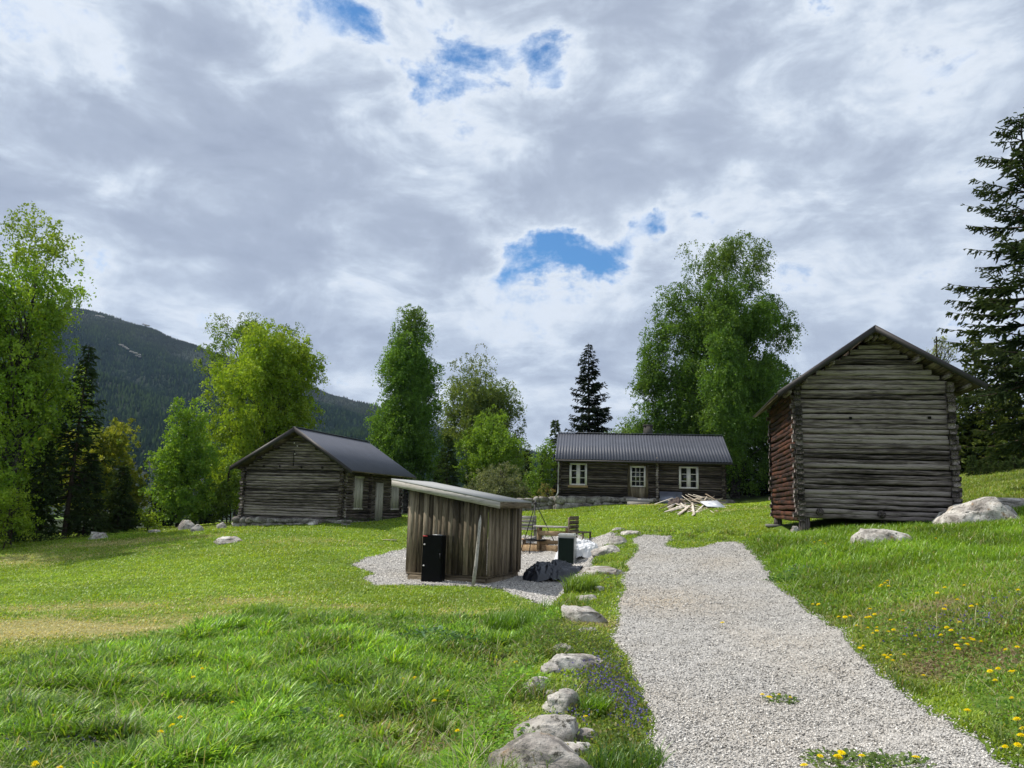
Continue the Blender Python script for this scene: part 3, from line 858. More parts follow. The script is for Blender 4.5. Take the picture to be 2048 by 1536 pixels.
for (a, b) in [(589, 886), (595, 892), (590, 908)]:
    uu, zz = FC.uz(a, b, -.13)
    mm = MB(); blob_stone(mm, np.array([uu, -.14, zz]), (.03, .03, .035), rc, sub=1, boxy=1)
    mm.build('insulator', M['white'], root)
for (a, b) in [(528, 932), (560, 933), (603, 934), (645, 935)]:
    uu, zz = FC.uz(a, b, -.09); MB().tube([(uu, -.12, zz), (uu, .1, zz)], .05, 9, .05).build('beam_end', M['dlog_y'], root)
def gz(F_, u_, v_):
    p = F_.w(u_, v_, 0); return float(H(p[0], p[1]))
mb = MB()
rubble(mb, (-.25, -.02), (Wc+.1, -.02), lambda f: gz(FC, f*Wc, -.2)-.12, lambda f: z0+.02, .5, rc, .5, 2)
rubble(mb, (Wc-.05, .1), (Wc-.05, Dc+.2), lambda f: gz(FC, Wc+.2, f*Dc)-.12, lambda f: z0-.05, .4, rc, .5, 1)
rubble(mb, (.05, .1), (.05, Dc+.2), lambda f: gz(FC, 0, f*Dc)-.2, lambda f: z0-.05, .4, rc, .5, 2)
mb.build('stone_footing', M['fieldstone'], root, smooth=True)

# ---------------------------------------------------------------- long cabin with white windows (middle)
rd = np.random.default_rng(9)
FM = Frame(at(1118, 1012, 39.3), RAD(6))
root = empty('farm_cabin', (*FM.O[:2], 0), -FM.a, 'long dark log cabin with two white windows, glazed door and corrugated roof', 'cabin')
Wm = FM.uz(1447, 1000)[0]; zt = FM.uz(1283, 915)[1]; Dm = 4.8
z0 = FM.uz(1290, 996)[1]; z0l = FM.uz(1150, 992)[1]
def o4(a, b, c, d):
    p = FM.uz(a, b); q = FM.uz(c, d); return (p[0], q[0], p[1], q[1])
W1 = o4(1140, 969, 1173, 928); W2 = o4(1359, 976, 1395, 935); DR = o4(1257, 998, 1294, 931)
print('mid cabin', Wm, z0, zt, W1, DR)
nl = 17
mb = MB(); log_wall(mb, Wm, z0, zt, nl, .16, rd, openings=[W1, W2, DR], base_tint=.45, amp=1.1); mb.box((.03, .3, z0), (Wm-.03, .34, zt), .05)  # dark inner slab added so no light comes through the log joints
mb.build('front_wall', M['dlog_x'], root)
mb = MB(); log_wall(mb, Wm, z0, zt, nl, .16, rd, y0=Dm, flip=-1); mb.box((.03, Dm-.15, z0), (Wm-.03, Dm-.1, zt), .05); mb.build('rear_wall', M['dlog_x'], root)
uRl, zRl = FM.uz(1122, 867, Dm/2); uRr, zRr = FM.uz(1448, 870, Dm/2); uEl, zEl = FM.uz(1104, 917, -.5); uEr, zEr = FM.uz(1462, 925, -.5)
zRm = (zRl+zRr)/2; zEm = (zEl+zEr)/2; uA = (uRl+uEl)/2; uB = (uRr+uEr)/2
for u_, fl in ((0, 1), (Wm, -1)):
    mb = MB(); log_wall(mb, Dm, z0-.07, zt, nl, .16, rd, axis_y=True, y0=u_, flip=fl, odd=1, ext=.2, gable=(Dm/2, zRm-.15, 0)); x = u_+.12*fl; mb.box((min(x, x+.04*fl), .1, z0), (max(x, x+.04*fl), Dm-.1, zt), .1)
    mb.add([(x, 0, zt), (x, Dm, zt), (x, Dm/2, zRm-.2), (x+.04*fl, 0, zt), (x+.04*fl, Dm, zt), (x+.04*fl, Dm/2, zRm-.2)], [(0, 1, 2), (5, 4, 3), (0, 3, 4, 1), (1, 4, 5, 2), (2, 5, 3, 0)], .1)
    mb.build('end_wall', M['dlog_y'], root)
mb = MB(); uu = FM.uz(1314, 960)[0]
for k in range(nl):
    zz = z0+(k+.5)*(zt-z0)/nl
    mb.tube([(uu+rd.normal(0, .012), .05, zz), (uu+rd.normal(0, .012), -.24, zz)], .07, 8, rd.uniform(.4, .9))
mb.build('cross_wall_ends', M['log_y'], root)
rf = roof_sheet((uA, -.5, zEm), (uB, -.5, zEm), (uA, Dm/2, zRm), .008, .15, .012).build('roof', M['roofmetal'], root)
roof_sheet((uA, Dm+.5, zEm), (uB, Dm+.5, zEm), (uA, Dm/2, zRm), .008, .15, .012).build('roof_slope', M['roofmetal'], rf)
mb = rect_prism((uA+.05, -.45, zEm-.05), (uB-.05, -.45, zEm-.05), (uA+.05, Dm/2, zRm-.05), .05, .2)
rect_prism((uA+.05, Dm+.45, zEm-.05), (uB-.05, Dm+.45, zEm-.05), (uA+.05, Dm/2, zRm-.05), .05, .2, mb).build('roof_boards', M['dlog_x'], rf)
MB().beam((uA, Dm/2, zRm+.028), (uB, Dm/2, zRm+.028), .2, .014, .9).build('ridge_cap', M['cap'], rf)
MB().box((uA, -.50, zEm-.13), (uB, -.475, zEm-.035), .3).build('eave_board', M['barnroof'], rf)
cu, czz = FM.uz(1296, 850, Dm/2+.4)
mb = MB(); mb.box((cu-.22, Dm/2+.2, zRm-.3), (cu+.22, Dm/2+.65, czz-.08), .5); mb.box((cu-.26, Dm/2+.16, czz-.08), (cu+.26, Dm/2+.69, czz), .5)
mb.build('chimney', M['darkstone'], rf)
def window(op, root, cols, rows, y=-.1, name='window', lab=None):
    a, b, c, d = op
    mb = MB(); t = .075
    mb.box((a-.03, y, c-.03), (a+t-.03, .12, d+.03), .5); mb.box((b-t+.03, y, c-.03), (b+.03, .12, d+.03), .5)
    mb.box((a+t-.03, y, d-t+.03), (b-t+.03, .12, d+.03), .5); mb.box((a+t-.03, y, c-.03), (b-t+.03, .12, c+t-.03), .5)
    fr = mb.build(name, M['white'], root)
    mb = MB(); m = (a+b)/2
    mb.box((m-.06, y+.02, c+t-.028), (m+.06, .1, d-t+.028), .5)
    for x0, x1 in ((a+t-.03, m-.06), (m+.06, b-t+.03)):
        for k in range(1, rows):
            z = c+(d-c)*k/rows; mb.box((x0+.002, y+.045, z-.016), (x1-.002, .05, z+.016), .5)
        mb.box((x0, y+.035, c+t-.03), (x0+.035, .06, d-t+.03), .5); mb.box((x1-.035, y+.035, c+t-.03), (x1, .06, d-t+.03), .5)
    mb.build('glazing_bars', M['white'], fr)
    MB().box((a+.04, .02, c+.04), (b-.04, .03, d-.04), .5).build('pane', M['glass'], fr)
    return fr
w1 = window(W1, root, 2, 3)
MB().box((W1[0]-.1, -.13, W1[2]-.15), (W1[1]+.08, .05, W1[2]-.034), .55).build('sill', M['fresh_x'], w1)
window(W2, root, 2, 3)
a, b, c, d = DR
mb = MB(); mb.box((a-.05, -.1, c), (a+.07, .12, d+.05), .4); mb.box((b-.07, -.1, c), (b+.05, .12, d+.05), .4); mb.box((a+.07, -.1, d-.04), (b-.07, .12, d+.05), .4)
n = 5; zm = c+(d-c)*.36
for k in range(n):
    x0, x1 = a+.07+(b-a-.14)*k/n, a+.07+(b-a-.14)*(k+.97)/n; mb.box((x0, -.05, c), (x1, .06, zm-.002), rd.uniform(.4, .7))
dr = mb.build('door', M['plank_z'], root)
mb = MB(); x0, x1 = a+.07, b-.07
mb.box((x0, -.07, zm), (x0+.09, .06, d-.04), .6); mb.box((x1-.09, -.07, zm), (x1, .06, d-.04), .6); mb.box((x0+.09, -.07, d-.12), (x1-.09, .06, d-.04), .6); mb.box((x0+.09, -.07, zm), (x1-.09, .06, zm+.06), .6)
for k in (1, 2): x = x0+.09+(x1-x0-.18)*k/3; mb.box((x-.013, -.055, zm+.062), (x+.013, .05, d-.122), .6)
for k in (1, 2, 3): z = zm+.06+(d-.12-zm-.06)*k/4; mb.box((x0+.092, -.052, z-.013), (x1-.092, .048, z+.013), .6)
mb.build('glazing_bars', M['white'], dr)
MB().box((x0+.08, .01, zm+.05), (x1-.08, .02, d-.1), .5).build('pane', M['glass'], dr)
mb = MB(); mb.box((a-.15, -.62, z0-.22), (b+.25, -.1, z0-.05), .5); mb.box((a-.1, -1.0, z0-.45), (b+.05, -.64, z0-.20), .5)
mb.build('door_step', M['pale_x'], root)
pu = FM.uz(1117, 930, -.2)[0]
zb = FM.uz(1115, 985, -.2)[1]
MB().tube([(pu, -.42, zEm-.05), (pu+.02, -.25, zEm-.3), (pu, -.2, zEm-.6), (pu, -.2, zb), (pu-.12, -.3, zb-.25)], .038, 8).build('downpipe', M['greymetal'], root)
mb = MB()
for k_, (xa, xb) in enumerate(((-.15, Wm*.42), (Wm*.42, Wm+.1))):
    rubble(mb, (xa, -.02), (xb, -.02), lambda f: min(gz(FM, xa+f*(xb-xa), -.2)-.15, z0-.2), lambda f: z0+.0, .5, rd, .62 if k_ == 0 else .5, 2)
rubble(mb, (0, 0), (0, Dm), lambda f: gz(FM, 0, 0)-.15, lambda f: z0-.02, .5, rd, .6, 2)
mb.build('stone_footing', M['fieldstone'], root, smooth=True)

# ---------------------------------------------------------------- board shed with sloping roof (centre)
rs = np.random.default_rng(4)
zs = -.15
FS = Frame(atz(813, 1160, zs), RAD(20))
root = empty('board_shed', (*FS.O[:2], 0), -FS.a, 'small shed of weathered upright boards with a single sloping felt roof', 'shed')
Ws = FS.uz(973, 1160)[0]; Ds = FS.vz(1037, 1140, Ws)[0]
vf = -.22
uL, zL = FS.uz(784, 957, vf); uE, zE = FS.uz(1000, 1001, vf)
vb = FS.vz(1063, 1003, uE)[0]
zb0 = FS.uz(812, 1143)[1]
print('shed', FS.O, Ws, Ds, zL, zE, vb, zb0)
sl = (zE-zL)/(uE-uL)
def rz_(u_): return zL+sl*(u_-uL)-.16
def boards(n, L, fn, mat_, nm):
    mb = MB(); x = 0.0; k = 0
    while x < L-.03:
        w = min(rs.uniform(.095, .15), L-x); o = .022*(k % 2)+rs.normal(0, .002)
        fn(mb, x+.003, x+w-.003, o, float(np.clip(rs.normal(.5, .17), .05, 1))); x += w; k += 1
    return mb.build(nm, mat_, root)
def fb(mb, a, b, o, c):
    V = [(a, -.04-o, zb0), (b, -.04-o, zb0), (b, 0, zb0), (a, 0, zb0), (a, -.04-o, rz_(a)), (b, -.04-o, rz_(b)), (b, 0, rz_(b)), (a, 0, rz_(a))]
    mb.add(V, [(0, 3, 2, 1), (4, 5, 6, 7), (0, 1, 5, 4), (1, 2, 6, 5), (2, 3, 7, 6), (3, 0, 4, 7)], c)
boards(0, Ws, fb, M['plank_z'], 'front_wall')
def sb(mb, a, b, o, c): mb.box((Ws, a, zb0), (Ws+.04+o, b, rz_(Ws)), c)
boards(0, Ds, sb, M['plank_z'], 'side_wall')
def sb2(mb, a, b, o, c): mb.box((-.04-o, a, zb0), (0, b, rz_(0)), c)
boards(0, Ds, sb2, M['plank_z'], 'side_wall')
mb = MB()
mb.box((.03, -.02, zs-.12), (Ws-.03, .06, zb0-.055), .5); mb.box((Ws-.09, .062, zs-.12), (Ws-.01, Ds, zb0-.055), .55)
mb.box((-.0, -.035, zb0-.05), (Ws+.02, .06, zb0-.006), .35); mb.box((Ws-.06, .062, zb0-.05), (Ws+.03, Ds, zb0-.006), .35); mb.box((.0, .062, zs-.12), (.08, Ds, zb0-.006), .5)
mb.build('sill_beam', M['plank_x'], root)
mb = MB()
rect_prism((uL+.02, vf+.02, zL-.035), (uE-.02, vf+.02, zE-.035), (uL+.02, vb-.02, zL-.035), .05, .4, mb).build('roof_deck', M['plank_x'], root)
rf = rect_prism((uL-.01, vf-.01, zL), (uE+.01, vf-.01, zE), (uL-.01, vb+.01, zL), .03, .5).build('roof', M['felt'], root)
V = [(uL, vf-.01, zL-.035), (uE, vf-.01, zE-.035), (uE, vf-.01, zE-.175), (uL, vf-.01, zL-.175)]; V = V+[(x, y+.03, z) for x, y, z in V]
MB().add(V, [(0, 1, 2, 3), (7, 6, 5, 4), (0, 4, 5, 1), (1, 5, 6, 2), (2, 6, 7, 3), (3, 7, 4, 0)], .6).build('fascia_board', M['pale_x'], rf)
MB().box((uE-.03, vf+.025, zE-.165), (uE, vb, zE-.032), .42).build('fascia_board', M['plank_y'], rf)
MB().box((uL, vf+.025, zL-.17), (uL+.03, vb, zL-.032), .42).build('fascia_board', M['plank_y'], rf)
mb = MB()
for v_ in (.05, Ds*.5, Ds-.05): mb.beam((0, v_, rz_(0)-.03), (Ws, v_, rz_(Ws)-.03), .05, .1, .4)
mb.build('rafter', M['plank_x'], rf)

# black locker and leaning pole
p0 = FS.uz(866, 1165, -.25)
u0_ = FS.uz(845, 1160, -.28)[0]; u1_ = FS.uz(887, 1160, -.28)[0]; zt_ = FS.uz(866, 1070, -.28)[1]
P = FS.w((u0_+u1_)/2, -.28, 0); zg = float(H(P[0], P[1]))+.02
lk = empty('metal_locker', (P[0], P[1], zg), -RAD(14), 'narrow black metal cabinet standing against the front of the board shed', 'cabinet')
wl = (u1_-u0_)*.92; hl = zt_-zg
import bmesh
def bevbox(name, a, b, mat_, parent, bv=.012, seg=2, c=.5):
    bm = bmesh.new(); bmesh.ops.create_cube(bm, size=1)
    for v_ in bm.verts: v_.co = Vector([(a[i]+b[i])/2+v_.co[i]*(b[i]-a[i]) for i in range(3)])
    bmesh.ops.bevel(bm, geom=bm.edges[:], offset=bv, segments=seg, affect='EDGES')
    me = bpy.data.meshes.new(name); bm.to_mesh(me); bm.free()
    at_ = me.attributes.new('col', 'FLOAT_COLOR', 'POINT'); at_.data.foreach_set('color', np.tile(np.array([c, c, c, 1], np.float32), len(me.vertices)))
    return link(name, me, mat_, parent)
bevbox('body', (-wl/2, -.13, 0), (wl/2, .13, hl), M['black'], lk)
bevbox('front_panel', (-wl/2+.02, -.142, .03), (wl/2-.02, -.129, hl-.05), M['black'], lk, .004)
MB().box((-wl/2+.01, -.146, hl-.035), (-wl/2+.11, -.131, hl-.008), .5).build('sticker', M['red'], lk)
MB().box((wl/2-.05, -.165, hl*.5), (wl/2-.03, -.143, hl*.62), .5).build('handle', M['iron'], lk)
MB().box((-wl/2+.2, -.05, hl+.0005), (wl/2-.05, .05, hl+.012), .5).build('top_plate', M['greymetal'], lk)
for zz in (hl*.80, hl*.35):
    m_ = MB(); m_.tube([(-wl/2+.06, -.17, zz), (-wl/2+.06, -.14, zz)], .017, 10); m_.build('knob', M['white'], lk)
q0 = FS.uz(946, 1170, -.42); q1 = FS.uz(963, 1030, -.08)
A_ = FS.w(q0[0], -.42, 0); A_[2] = float(H(A_[0], A_[1]))-.02; B_ = FS.w(q1[0], -.10, q1[1])
pl = empty('pole', tuple(A_), 0, 'pale round pole with pointed top leaning on the front of the board shed', 'pole')
dv = B_-A_; m_ = MB(); ts = [0, .3, .6, .9, 1.0]
m_.tube([dv*t_+np.array([.008*math.sin(t_*5), 0, 0]) for t_ in ts], [.042, .040, .037, .034, .006], 10, .62)
m_.build('shaft', M['pale_z'], pl, smooth=True)

# ---------------------------------------------------------------- trees
DENS = 21.0
def leaf_mesh(name, P, size, col, rnd, droop=0.0, aspect=1.5):
    """one rhombic leaf (two triangles as a quad) at every point"""
    n = len(P)
    size = np.broadcast_to(size, (n,))
    a = rnd.normal(0, 1, (n, 3)); a[:, 2] -= droop; a /= np.linalg.norm(a, axis=1)[:, None]
    b = rnd.normal(0, 1, (n, 3)); b -= (b*a).sum(1)[:, None]*a; b /= np.linalg.norm(b, axis=1)[:, None]+1e-9
    a = a*(size*aspect*.5)[:, None]; b = b*(size*.5)[:, None]
    V = np.stack([P-a, P-b*.9+a*.1, P+a, P+b*.9+a*.1], 1).reshape(-1, 3)
    F = np.arange(4*n).reshape(n, 4)
    return np_mesh(name, V, F, np.repeat(col, 4, 0))
def limb(mb, p, q, r0, r1, rnd, bend=.08, n=6, seg=5, lift=0.0):
    p = np.asarray(p, float); q = np.asarray(q, float); L = np.linalg.norm(q-p)
    t = np.linspace(0, 1, n)
    pts = p+(q-p)*t[:, None]
    off = rnd.normal(0, bend*L*.5, (n, 3)); off[0] = off[-1] = 0
    off = off*np.sin(t*math.pi)[:, None]
    off[:, 2] += lift*L*np.sin(t*math.pi)
    pts = pts+off
    mb.tube(pts, r0+(r1-r0)*t, seg, rnd.uniform(.2, .8), cap=False)
    return pts
def broad_tree(name, label, cat, base, lobes, Y, cols, rnd, dens=1.0, leaf=.10, strand=.7, gap=.5, trunk_r=.16, bark='birchbark', group=None, sparse_top=0.0, stems=1, limbs=60, thick=.9):
    """lobes: (px, py, rx, ry) ellipses in photo pixels at the tree's depth; each becomes a 3D ellipsoid of foliage clumps on its own limbs"""
    bx, by = base
    g = at(bx, by, Y); gz_ = float(H(g[0], g[1]))
    O = np.array([g[0], g[1], gz_])
    root = empty(name, tuple(O), 0, label, cat, group)
    k = Y/FPX
    C = []; Rr = []
    for (px, py, rx, ry) in lobes:
        p = at(px, py, Y)
        C.append([p[0]-O[0], 0, p[2]-O[2]]); Rr.append([rx*k, rx*k*thick, ry*k])
    C = np.array(C); Rr = np.array(Rr)
    wmax = max(np.abs(C[:, 0]).max(), .1)
    ztop = (C[:, 2]+Rr[:, 2]).max(); zbot = max(.2, (C[:, 2]-Rr[:, 2]).min())
    # lobes off the axis also stand in front of and behind it
    extra = []
    for c, r in zip(C.copy(), Rr.copy()):
        if abs(c[0]) > .35*wmax and len(lobes) > 3:
            for sgn in (-1, 1):
                extra.append((np.array([c[0]*.35, sgn*abs(c[0])*.85, c[2]+rnd.normal(0, .2)]), r*.9))
    C = np.concatenate([C]+([np.array([e[0] for e in extra])] if extra else [])); Rr = np.concatenate([Rr]+([np.array([e[1] for e in extra])] if extra else []))
    C[:, 1] += rnd.normal(0, .15, len(C))*Rr[:, 1]
    # trunk(s)
    mb = MB(); tz = zbot+(ztop-zbot)*.80
    tops = []
    for s_ in range(stems):
        q = np.array([C[:, 0].mean()*.3+rnd.normal(0, .10)*wmax*(stems > 1), rnd.normal(0, .1)*(stems > 1), tz*(1-.1*s_)])
        st = np.array([rnd.normal(0, .15), rnd.normal(0, .15), -.1])*(1 if stems > 1 else 0)+np.array([0, 0, -.1])
        tops.append(limb(mb, st, q, trunk_r*(1 if stems == 1 else .75), .03, rnd, .025, 12, 8))
    vol = (Rr[:, 0]*Rr[:, 2]); prob = vol/vol.sum()
    area = vol[:len(lobes)].sum()*math.pi
    ncl = int(area*DENS*dens*(1+.6*(len(C)-len(lobes))/max(1, len(lobes))))
    li = rnd.choice(len(C), ncl, p=prob)
    d = rnd.normal(0, 1, (ncl, 3)); d /= np.linalg.norm(d, axis=1)[:, None]
    r = rnd.uniform(0, 1, ncl)**(.42)
    # uneven outline and holes
    s = rnd.uniform(0, 50)
    nz = fbm(d[:, 0]*1.3+C[li, 0]+s, d[:, 2]*1.3+C[li, 2]+d[:, 1]+s, 1.1, 5, 3)
    cc = C[li]+d*Rr[li]*(r*(.80+.42*nz))[:, None]
    hole = fbm(cc[:, 0]+cc[:, 1]*.5+s, cc[:, 2]*.8+s+cc[:, 1]*.3, 1.35, 9, 3)
    hf = (cc[:, 2]-zbot)/(ztop-zbot)
    keep = hole > (.36+.12*gap-.10+sparse_top*.22*sstep(.62, 1.0, hf))
    keep &= cc[:, 2] > .12
    keep &= rnd.uniform(0, 1, ncl) > sparse_top*.75*sstep(.55, 1.0, hf)
    cc = cc[keep]; li = li[keep]; hf = hf[keep]; ncl = len(cc)
    # limbs to the clumps
    nl = min(limbs, ncl)
    for i in rnd.choice(ncl, nl, replace=False):
        tp = tops[rnd.integers(len(tops))]
        zt = np.clip(cc[i, 2]*rnd.uniform(.45, .85), .1*tz, tz*.97)
        j = np.argmin(np.abs(tp[:, 2]-zt)); p = tp[j]
        dist = np.linalg.norm(cc[i]-p)
        limb(mb, p, cc[i], max(.012, trunk_r*.28*(1-.5*zt/tz)*min(1, dist/3)), .008, rnd, .08, 6, 4, .10)
    mb.build('trunk', M[bark], root, smooth=True)
    # clumps -> hanging strands -> leaves
    ns = 5; m = int(max(4, 8*strand/.7))
    L = strand*rnd.uniform(.35, 1.15, (ncl, ns, 1))*(1+.5*sparse_top*sstep(.5, 1, hf))[:, None, None]
    hd = rnd.normal(0, 1, (ncl, ns, 3)); hd[..., 2] = np.abs(hd[..., 2])*.3; hd /= np.linalg.norm(hd, axis=-1)[..., None]
    t = (np.arange(m)+rnd.uniform(0, 1, (ncl, ns, m)))/m
    P = cc[:, None, None, :]+hd[:, :, None, :]*(L*np.sqrt(t)*.55)[..., None]
    P[..., 2] -= (L*t**1.6)*.85
    P += rnd.normal(0, .045, P.shape)
    base_c = np.array(cols, float)
    cb = rnd.choice(len(base_c), ncl)
    cl = base_c[cb]*(1+.45*(fbm(cc[:, 0]+s, cc[:, 2]+s, .55, 21, 3)-.5)[:, None]*2*.6)*rnd.uniform(.82, 1.18, (ncl, 1))
    colr = np.broadcast_to(cl[:, None, None, :], P.shape)*rnd.uniform(.85, 1.15, P.shape[:3]+(1,))
    if sparse_top:
        br = (sstep(.72, 1.0, hf)*sparse_top*.6)[:, None, None, None]
        colr = colr*(1-br)+np.array([.10, .085, .045])*br
    P = P.reshape(-1, 3)
    o = link('crown', leaf_mesh('crown', P, .80*leaf*rnd.uniform(.6, 1.25, len(P)), colr.reshape(-1, 3), rnd, .5), M['leaf'], root)
    return root, len(P)
def spruce(name, label, base, top_py, half_px, Y, rnd, cols=((.026, .050, .016), (.040, .070, .020)), dens=1.0, z0f=.04, droop=.25, power=.85, trunk_r=None, tip=(.06, .10, .03), tw=1.0, cat='spruce tree', group=None, ragged=.25, gapf=1.0):
    g = at(base[0], base[1], Y); O = np.array([g[0], g[1], float(H(g[0], g[1]))])
    top = at(base[0], top_py, Y)[2]-O[2]; R_ = half_px*Y/FPX
    root = empty(name, tuple(O), 0, label, cat, group)
    mb = MB(); tr = trunk_r or top*.014
    lean = rnd.normal(0, .010, 2)*top*(top < 16)
    mb.tube([(0, 0, -.1), (lean[0]*.5, lean[1]*.5, top*.5), (lean[0], lean[1], top)], [tr, tr*.55, .008], 8, .5, cap=False)
    segP = []; segD = []; segC = []; segL = []; segW = []
    zc = top*z0f; k = 0
    C_ = np.array(cols)
    while zc < top*.985:
        f = (zc/top-z0f)/(1-z0f)
        nb = int(6+4*(1-f)) if f < .9 else 5
        for b_ in range(nb):
            az = rnd.uniform(0, 2*math.pi)
            Lb = R_*((1-f)**power)*rnd.uniform(1-ragged*1.6, 1.08)+.05
            if f < .12: Lb *= .75+2*f
            up = .55*f-.28*(1-f)+rnd.normal(0, .06)
            n = max(3, int(Lb/.28)); t = np.linspace(0, 1, n+1)
            x = Lb*t; z = zc+Lb*(up*t-droop*.9*t*(1-f)+droop*1.0*t**2.2*(1-f))
            pts = np.stack([lean[0]*zc/top+x*math.cos(az), lean[1]*zc/top+x*math.sin(az), z], 1)
            mb.tube(pts, np.linspace(tr*.25*(1-f*.6)+.006, .004, n+1), 3, .4, cap=False)
            side = np.array([-math.sin(az), math.cos(az), 0]); out = np.array([math.cos(az), math.sin(az), 0])
            # side twigs, shorter towards the tip, hanging a little
            m = max(3, int(Lb*9*dens))
            tt = rnd.uniform(.12, 1, m)**.8
            pp = np.stack([np.interp(tt, t, pts[:, i]) for i in range(3)], 1)
            sg = rnd.choice([-1, 1], m)
            ln = (.10+.34*Lb**.7*(1-tt)*.9+.05)*rnd.uniform(.6, 1.2, m)*tw
            dd = side*sg[:, None]*rnd.uniform(.5, 1, (m, 1))+out*rnd.uniform(.4, .9, (m, 1))+np.array([0, 0, 1])*rnd.uniform(-.75, .12, (m, 1))
            dd /= np.linalg.norm(dd, axis=1)[:, None]
            segP.append(pp); segD.append(dd); segL.append(ln)
            c = C_[rnd.integers(len(C_))]*rnd.uniform(.75, 1.25)
            cv = np.repeat(c[None], m, 0)*rnd.uniform(.8, 1.2, (m, 1)); cv = cv*(1-.55*tt[:, None]**3)+np.array(tip)*.55*tt[:, None]**3
            segC.append(cv)
        zc += top*(.030 if top > 8 else .04)*gapf*rnd.uniform(.7, 1.2)*(1-.55*f)+.03
    mb.build('trunk', M['bark'], root)
    P = np.concatenate(segP); D = np.concatenate(segD); L = np.concatenate(segL); Cc = np.concatenate(segC)
    # each twig: a chain of short needle tufts (crossed slim quads)
    q = 3
    t = np.linspace(0, 1, q, endpoint=False)
    PP = P[:, None]+D[:, None]*(L[:, None]*t)[..., None]; PP[..., 2] -= (L[:, None]*t**2)*.3
    PP = PP.reshape(-1, 3); DD = np.repeat(D, q, 0)+rnd.normal(0, .25, (len(PP), 3)); DD /= np.linalg.norm(DD, axis=1)[:, None]
    LL = np.repeat(L, q)*.55+.05; CC = np.repeat(Cc, q, 0)
    w = rnd.normal(0, 1, DD.shape); w -= (w*DD).sum(1)[:, None]*DD; w /= np.linalg.norm(w, axis=1)[:, None]+1e-9
    w2 = np.cross(DD, w)
    wd = (.016+.075*LL)[:, None]*tw
    V = []; 
    for ww in (w, w2):
        V.append(np.stack([PP-ww*wd*.4, PP+ww*wd*.4, PP+DD*LL[:, None]*.55+ww*wd, PP+DD*LL[:, None], PP+DD*LL[:, None]*.55-ww*wd], 1))
    V = np.stack(V, 1).reshape(-1, 3)
    F = np.arange(len(V)).reshape(-1, 5)
    link('crown', np_mesh('crown', V, F, np.repeat(CC, 10, 0)), M['needle'], root)
    return root, len(F)

rt = np.random.default_rng(21)
BR = [(.20, .29, .022), (.16, .25, .018), (.24, .32, .030)]       # bright young leaves
MD = [(.11, .18, .022), (.085, .15, .018), (.135, .20, .026)]
YL = [(.24, .27, .035), (.20, .24, .03), (.28, .29, .045), (.13, .18, .025)]
DK = [(.045, .085, .016), (.035, .07, .014)]
cnt = []
def T_(r): cnt.append(r[1])
T_(broad_tree('birch_tree', 'tall birch with thin bare top rising at the left edge of the photo', 'birch tree', (18, 1082), [(30, 470, 85, 60), (70, 560, 70, 80), (-20, 560, 90, 90), (20, 660, 120, 90), (90, 700, 55, 80), (-50, 760, 120, 120), (60, 800, 70, 90), (0, 900, 110, 90), (-80, 950, 100, 90), (110, 620, 40, 60), (-80, 560, 60, 80)], 31, [(0.173, 0.277, 0.030), (0.135, 0.232, 0.024), (0.210, 0.307, 0.033)], rt, .8, .11, .8, .8, .20, sparse_top=.7, limbs=150))
T_(broad_tree('leafy_bush', 'bright green bush at the foot of the birch by the left edge', 'bush', (20, 1085), [(20, 1010, 50, 45), (-10, 1050, 60, 40), (50, 1040, 30, 30)], 29, BR, rt, 2.0, .08, .3, .1, .04, bark='bark', limbs=20, stems=3))
T_(spruce('spruce_tree', 'slender dark spruce with bare lower trunk left of the yellow tree', (128, 1072), 688, 78, 32.5, rt, ragged=.45, z0f=.22, dens=.8, power=.75))
T_(broad_tree('maple_tree', 'yellow leaved round tree between the slender spruce and the bright birches', 'maple tree', (190, 1066), [(245, 880, 45, 42), (200, 900, 60, 50), (120, 895, 45, 40), (250, 950, 45, 55), (150, 960, 60, 60), (270, 990, 30, 50)], 38, YL, rt, 1.0, .13, .3, .35, .12, bark='bark', limbs=60, sparse_top=.25))
for i, (bx, tp, hp, Yd, lb) in enumerate([(72, 880, 52, 31.5, 'short dark spruce just right of the bright bush at the left edge'), (165, 905, 48, 33, 'broad low spruce with olive green lower branches beside the slender spruce'), (232, 930, 48, 34.5, 'low dark spruce under the yellow leaved tree'), (15, 900, 60, 35, 'dark spruce half hidden behind the bright bush at the left edge')]):
    T_(spruce('spruce_tree', lb, (bx, 1078), tp, hp, Yd, rt, dens=1.3, z0f=.02, group=None, cols=((.034, .058, .016), (.055, .085, .020))))
T_(broad_tree('leafy_bush', 'small yellow green bush in the gap beside the low dark spruces', 'bush', (295, 1062), [(292, 1035, 18, 22), (305, 1045, 18, 18)], 34, BR, rt, 2.0, .08, .25, .1, .03, bark='bark', limbs=10))
T_(broad_tree('birch_tree', 'rounded mid green birch left of the biggest bright green birch', 'birch tree', (355, 1058), [(385, 825, 40, 35), (365, 870, 50, 45), (345, 930, 55, 50), (395, 920, 45, 60), (350, 990, 62, 50), (400, 1000, 40, 45)], 36, [(0.150, 0.262, 0.030), (0.120, 0.225, 0.027), (0.180, 0.285, 0.033)], rt, 1.3, .10, .45, .25, .12, limbs=60))
T_(broad_tree('birch_tree', 'broad bright yellow green birch standing behind the boarded log cabin', 'birch tree', (530, 1045), [(560, 690, 60, 45), (590, 740, 60, 60), (500, 740, 60, 55), (450, 770, 48, 50), (620, 720, 32, 55), (540, 800, 80, 60), (455, 850, 50, 55), (600, 830, 45, 60), (520, 880, 80, 60), (440, 930, 45, 60), (500, 680, 35, 40), (480, 960, 60, 50)], 43, BR, rt, 1.1, .11, .6, .35, .22, limbs=110, sparse_top=.15))
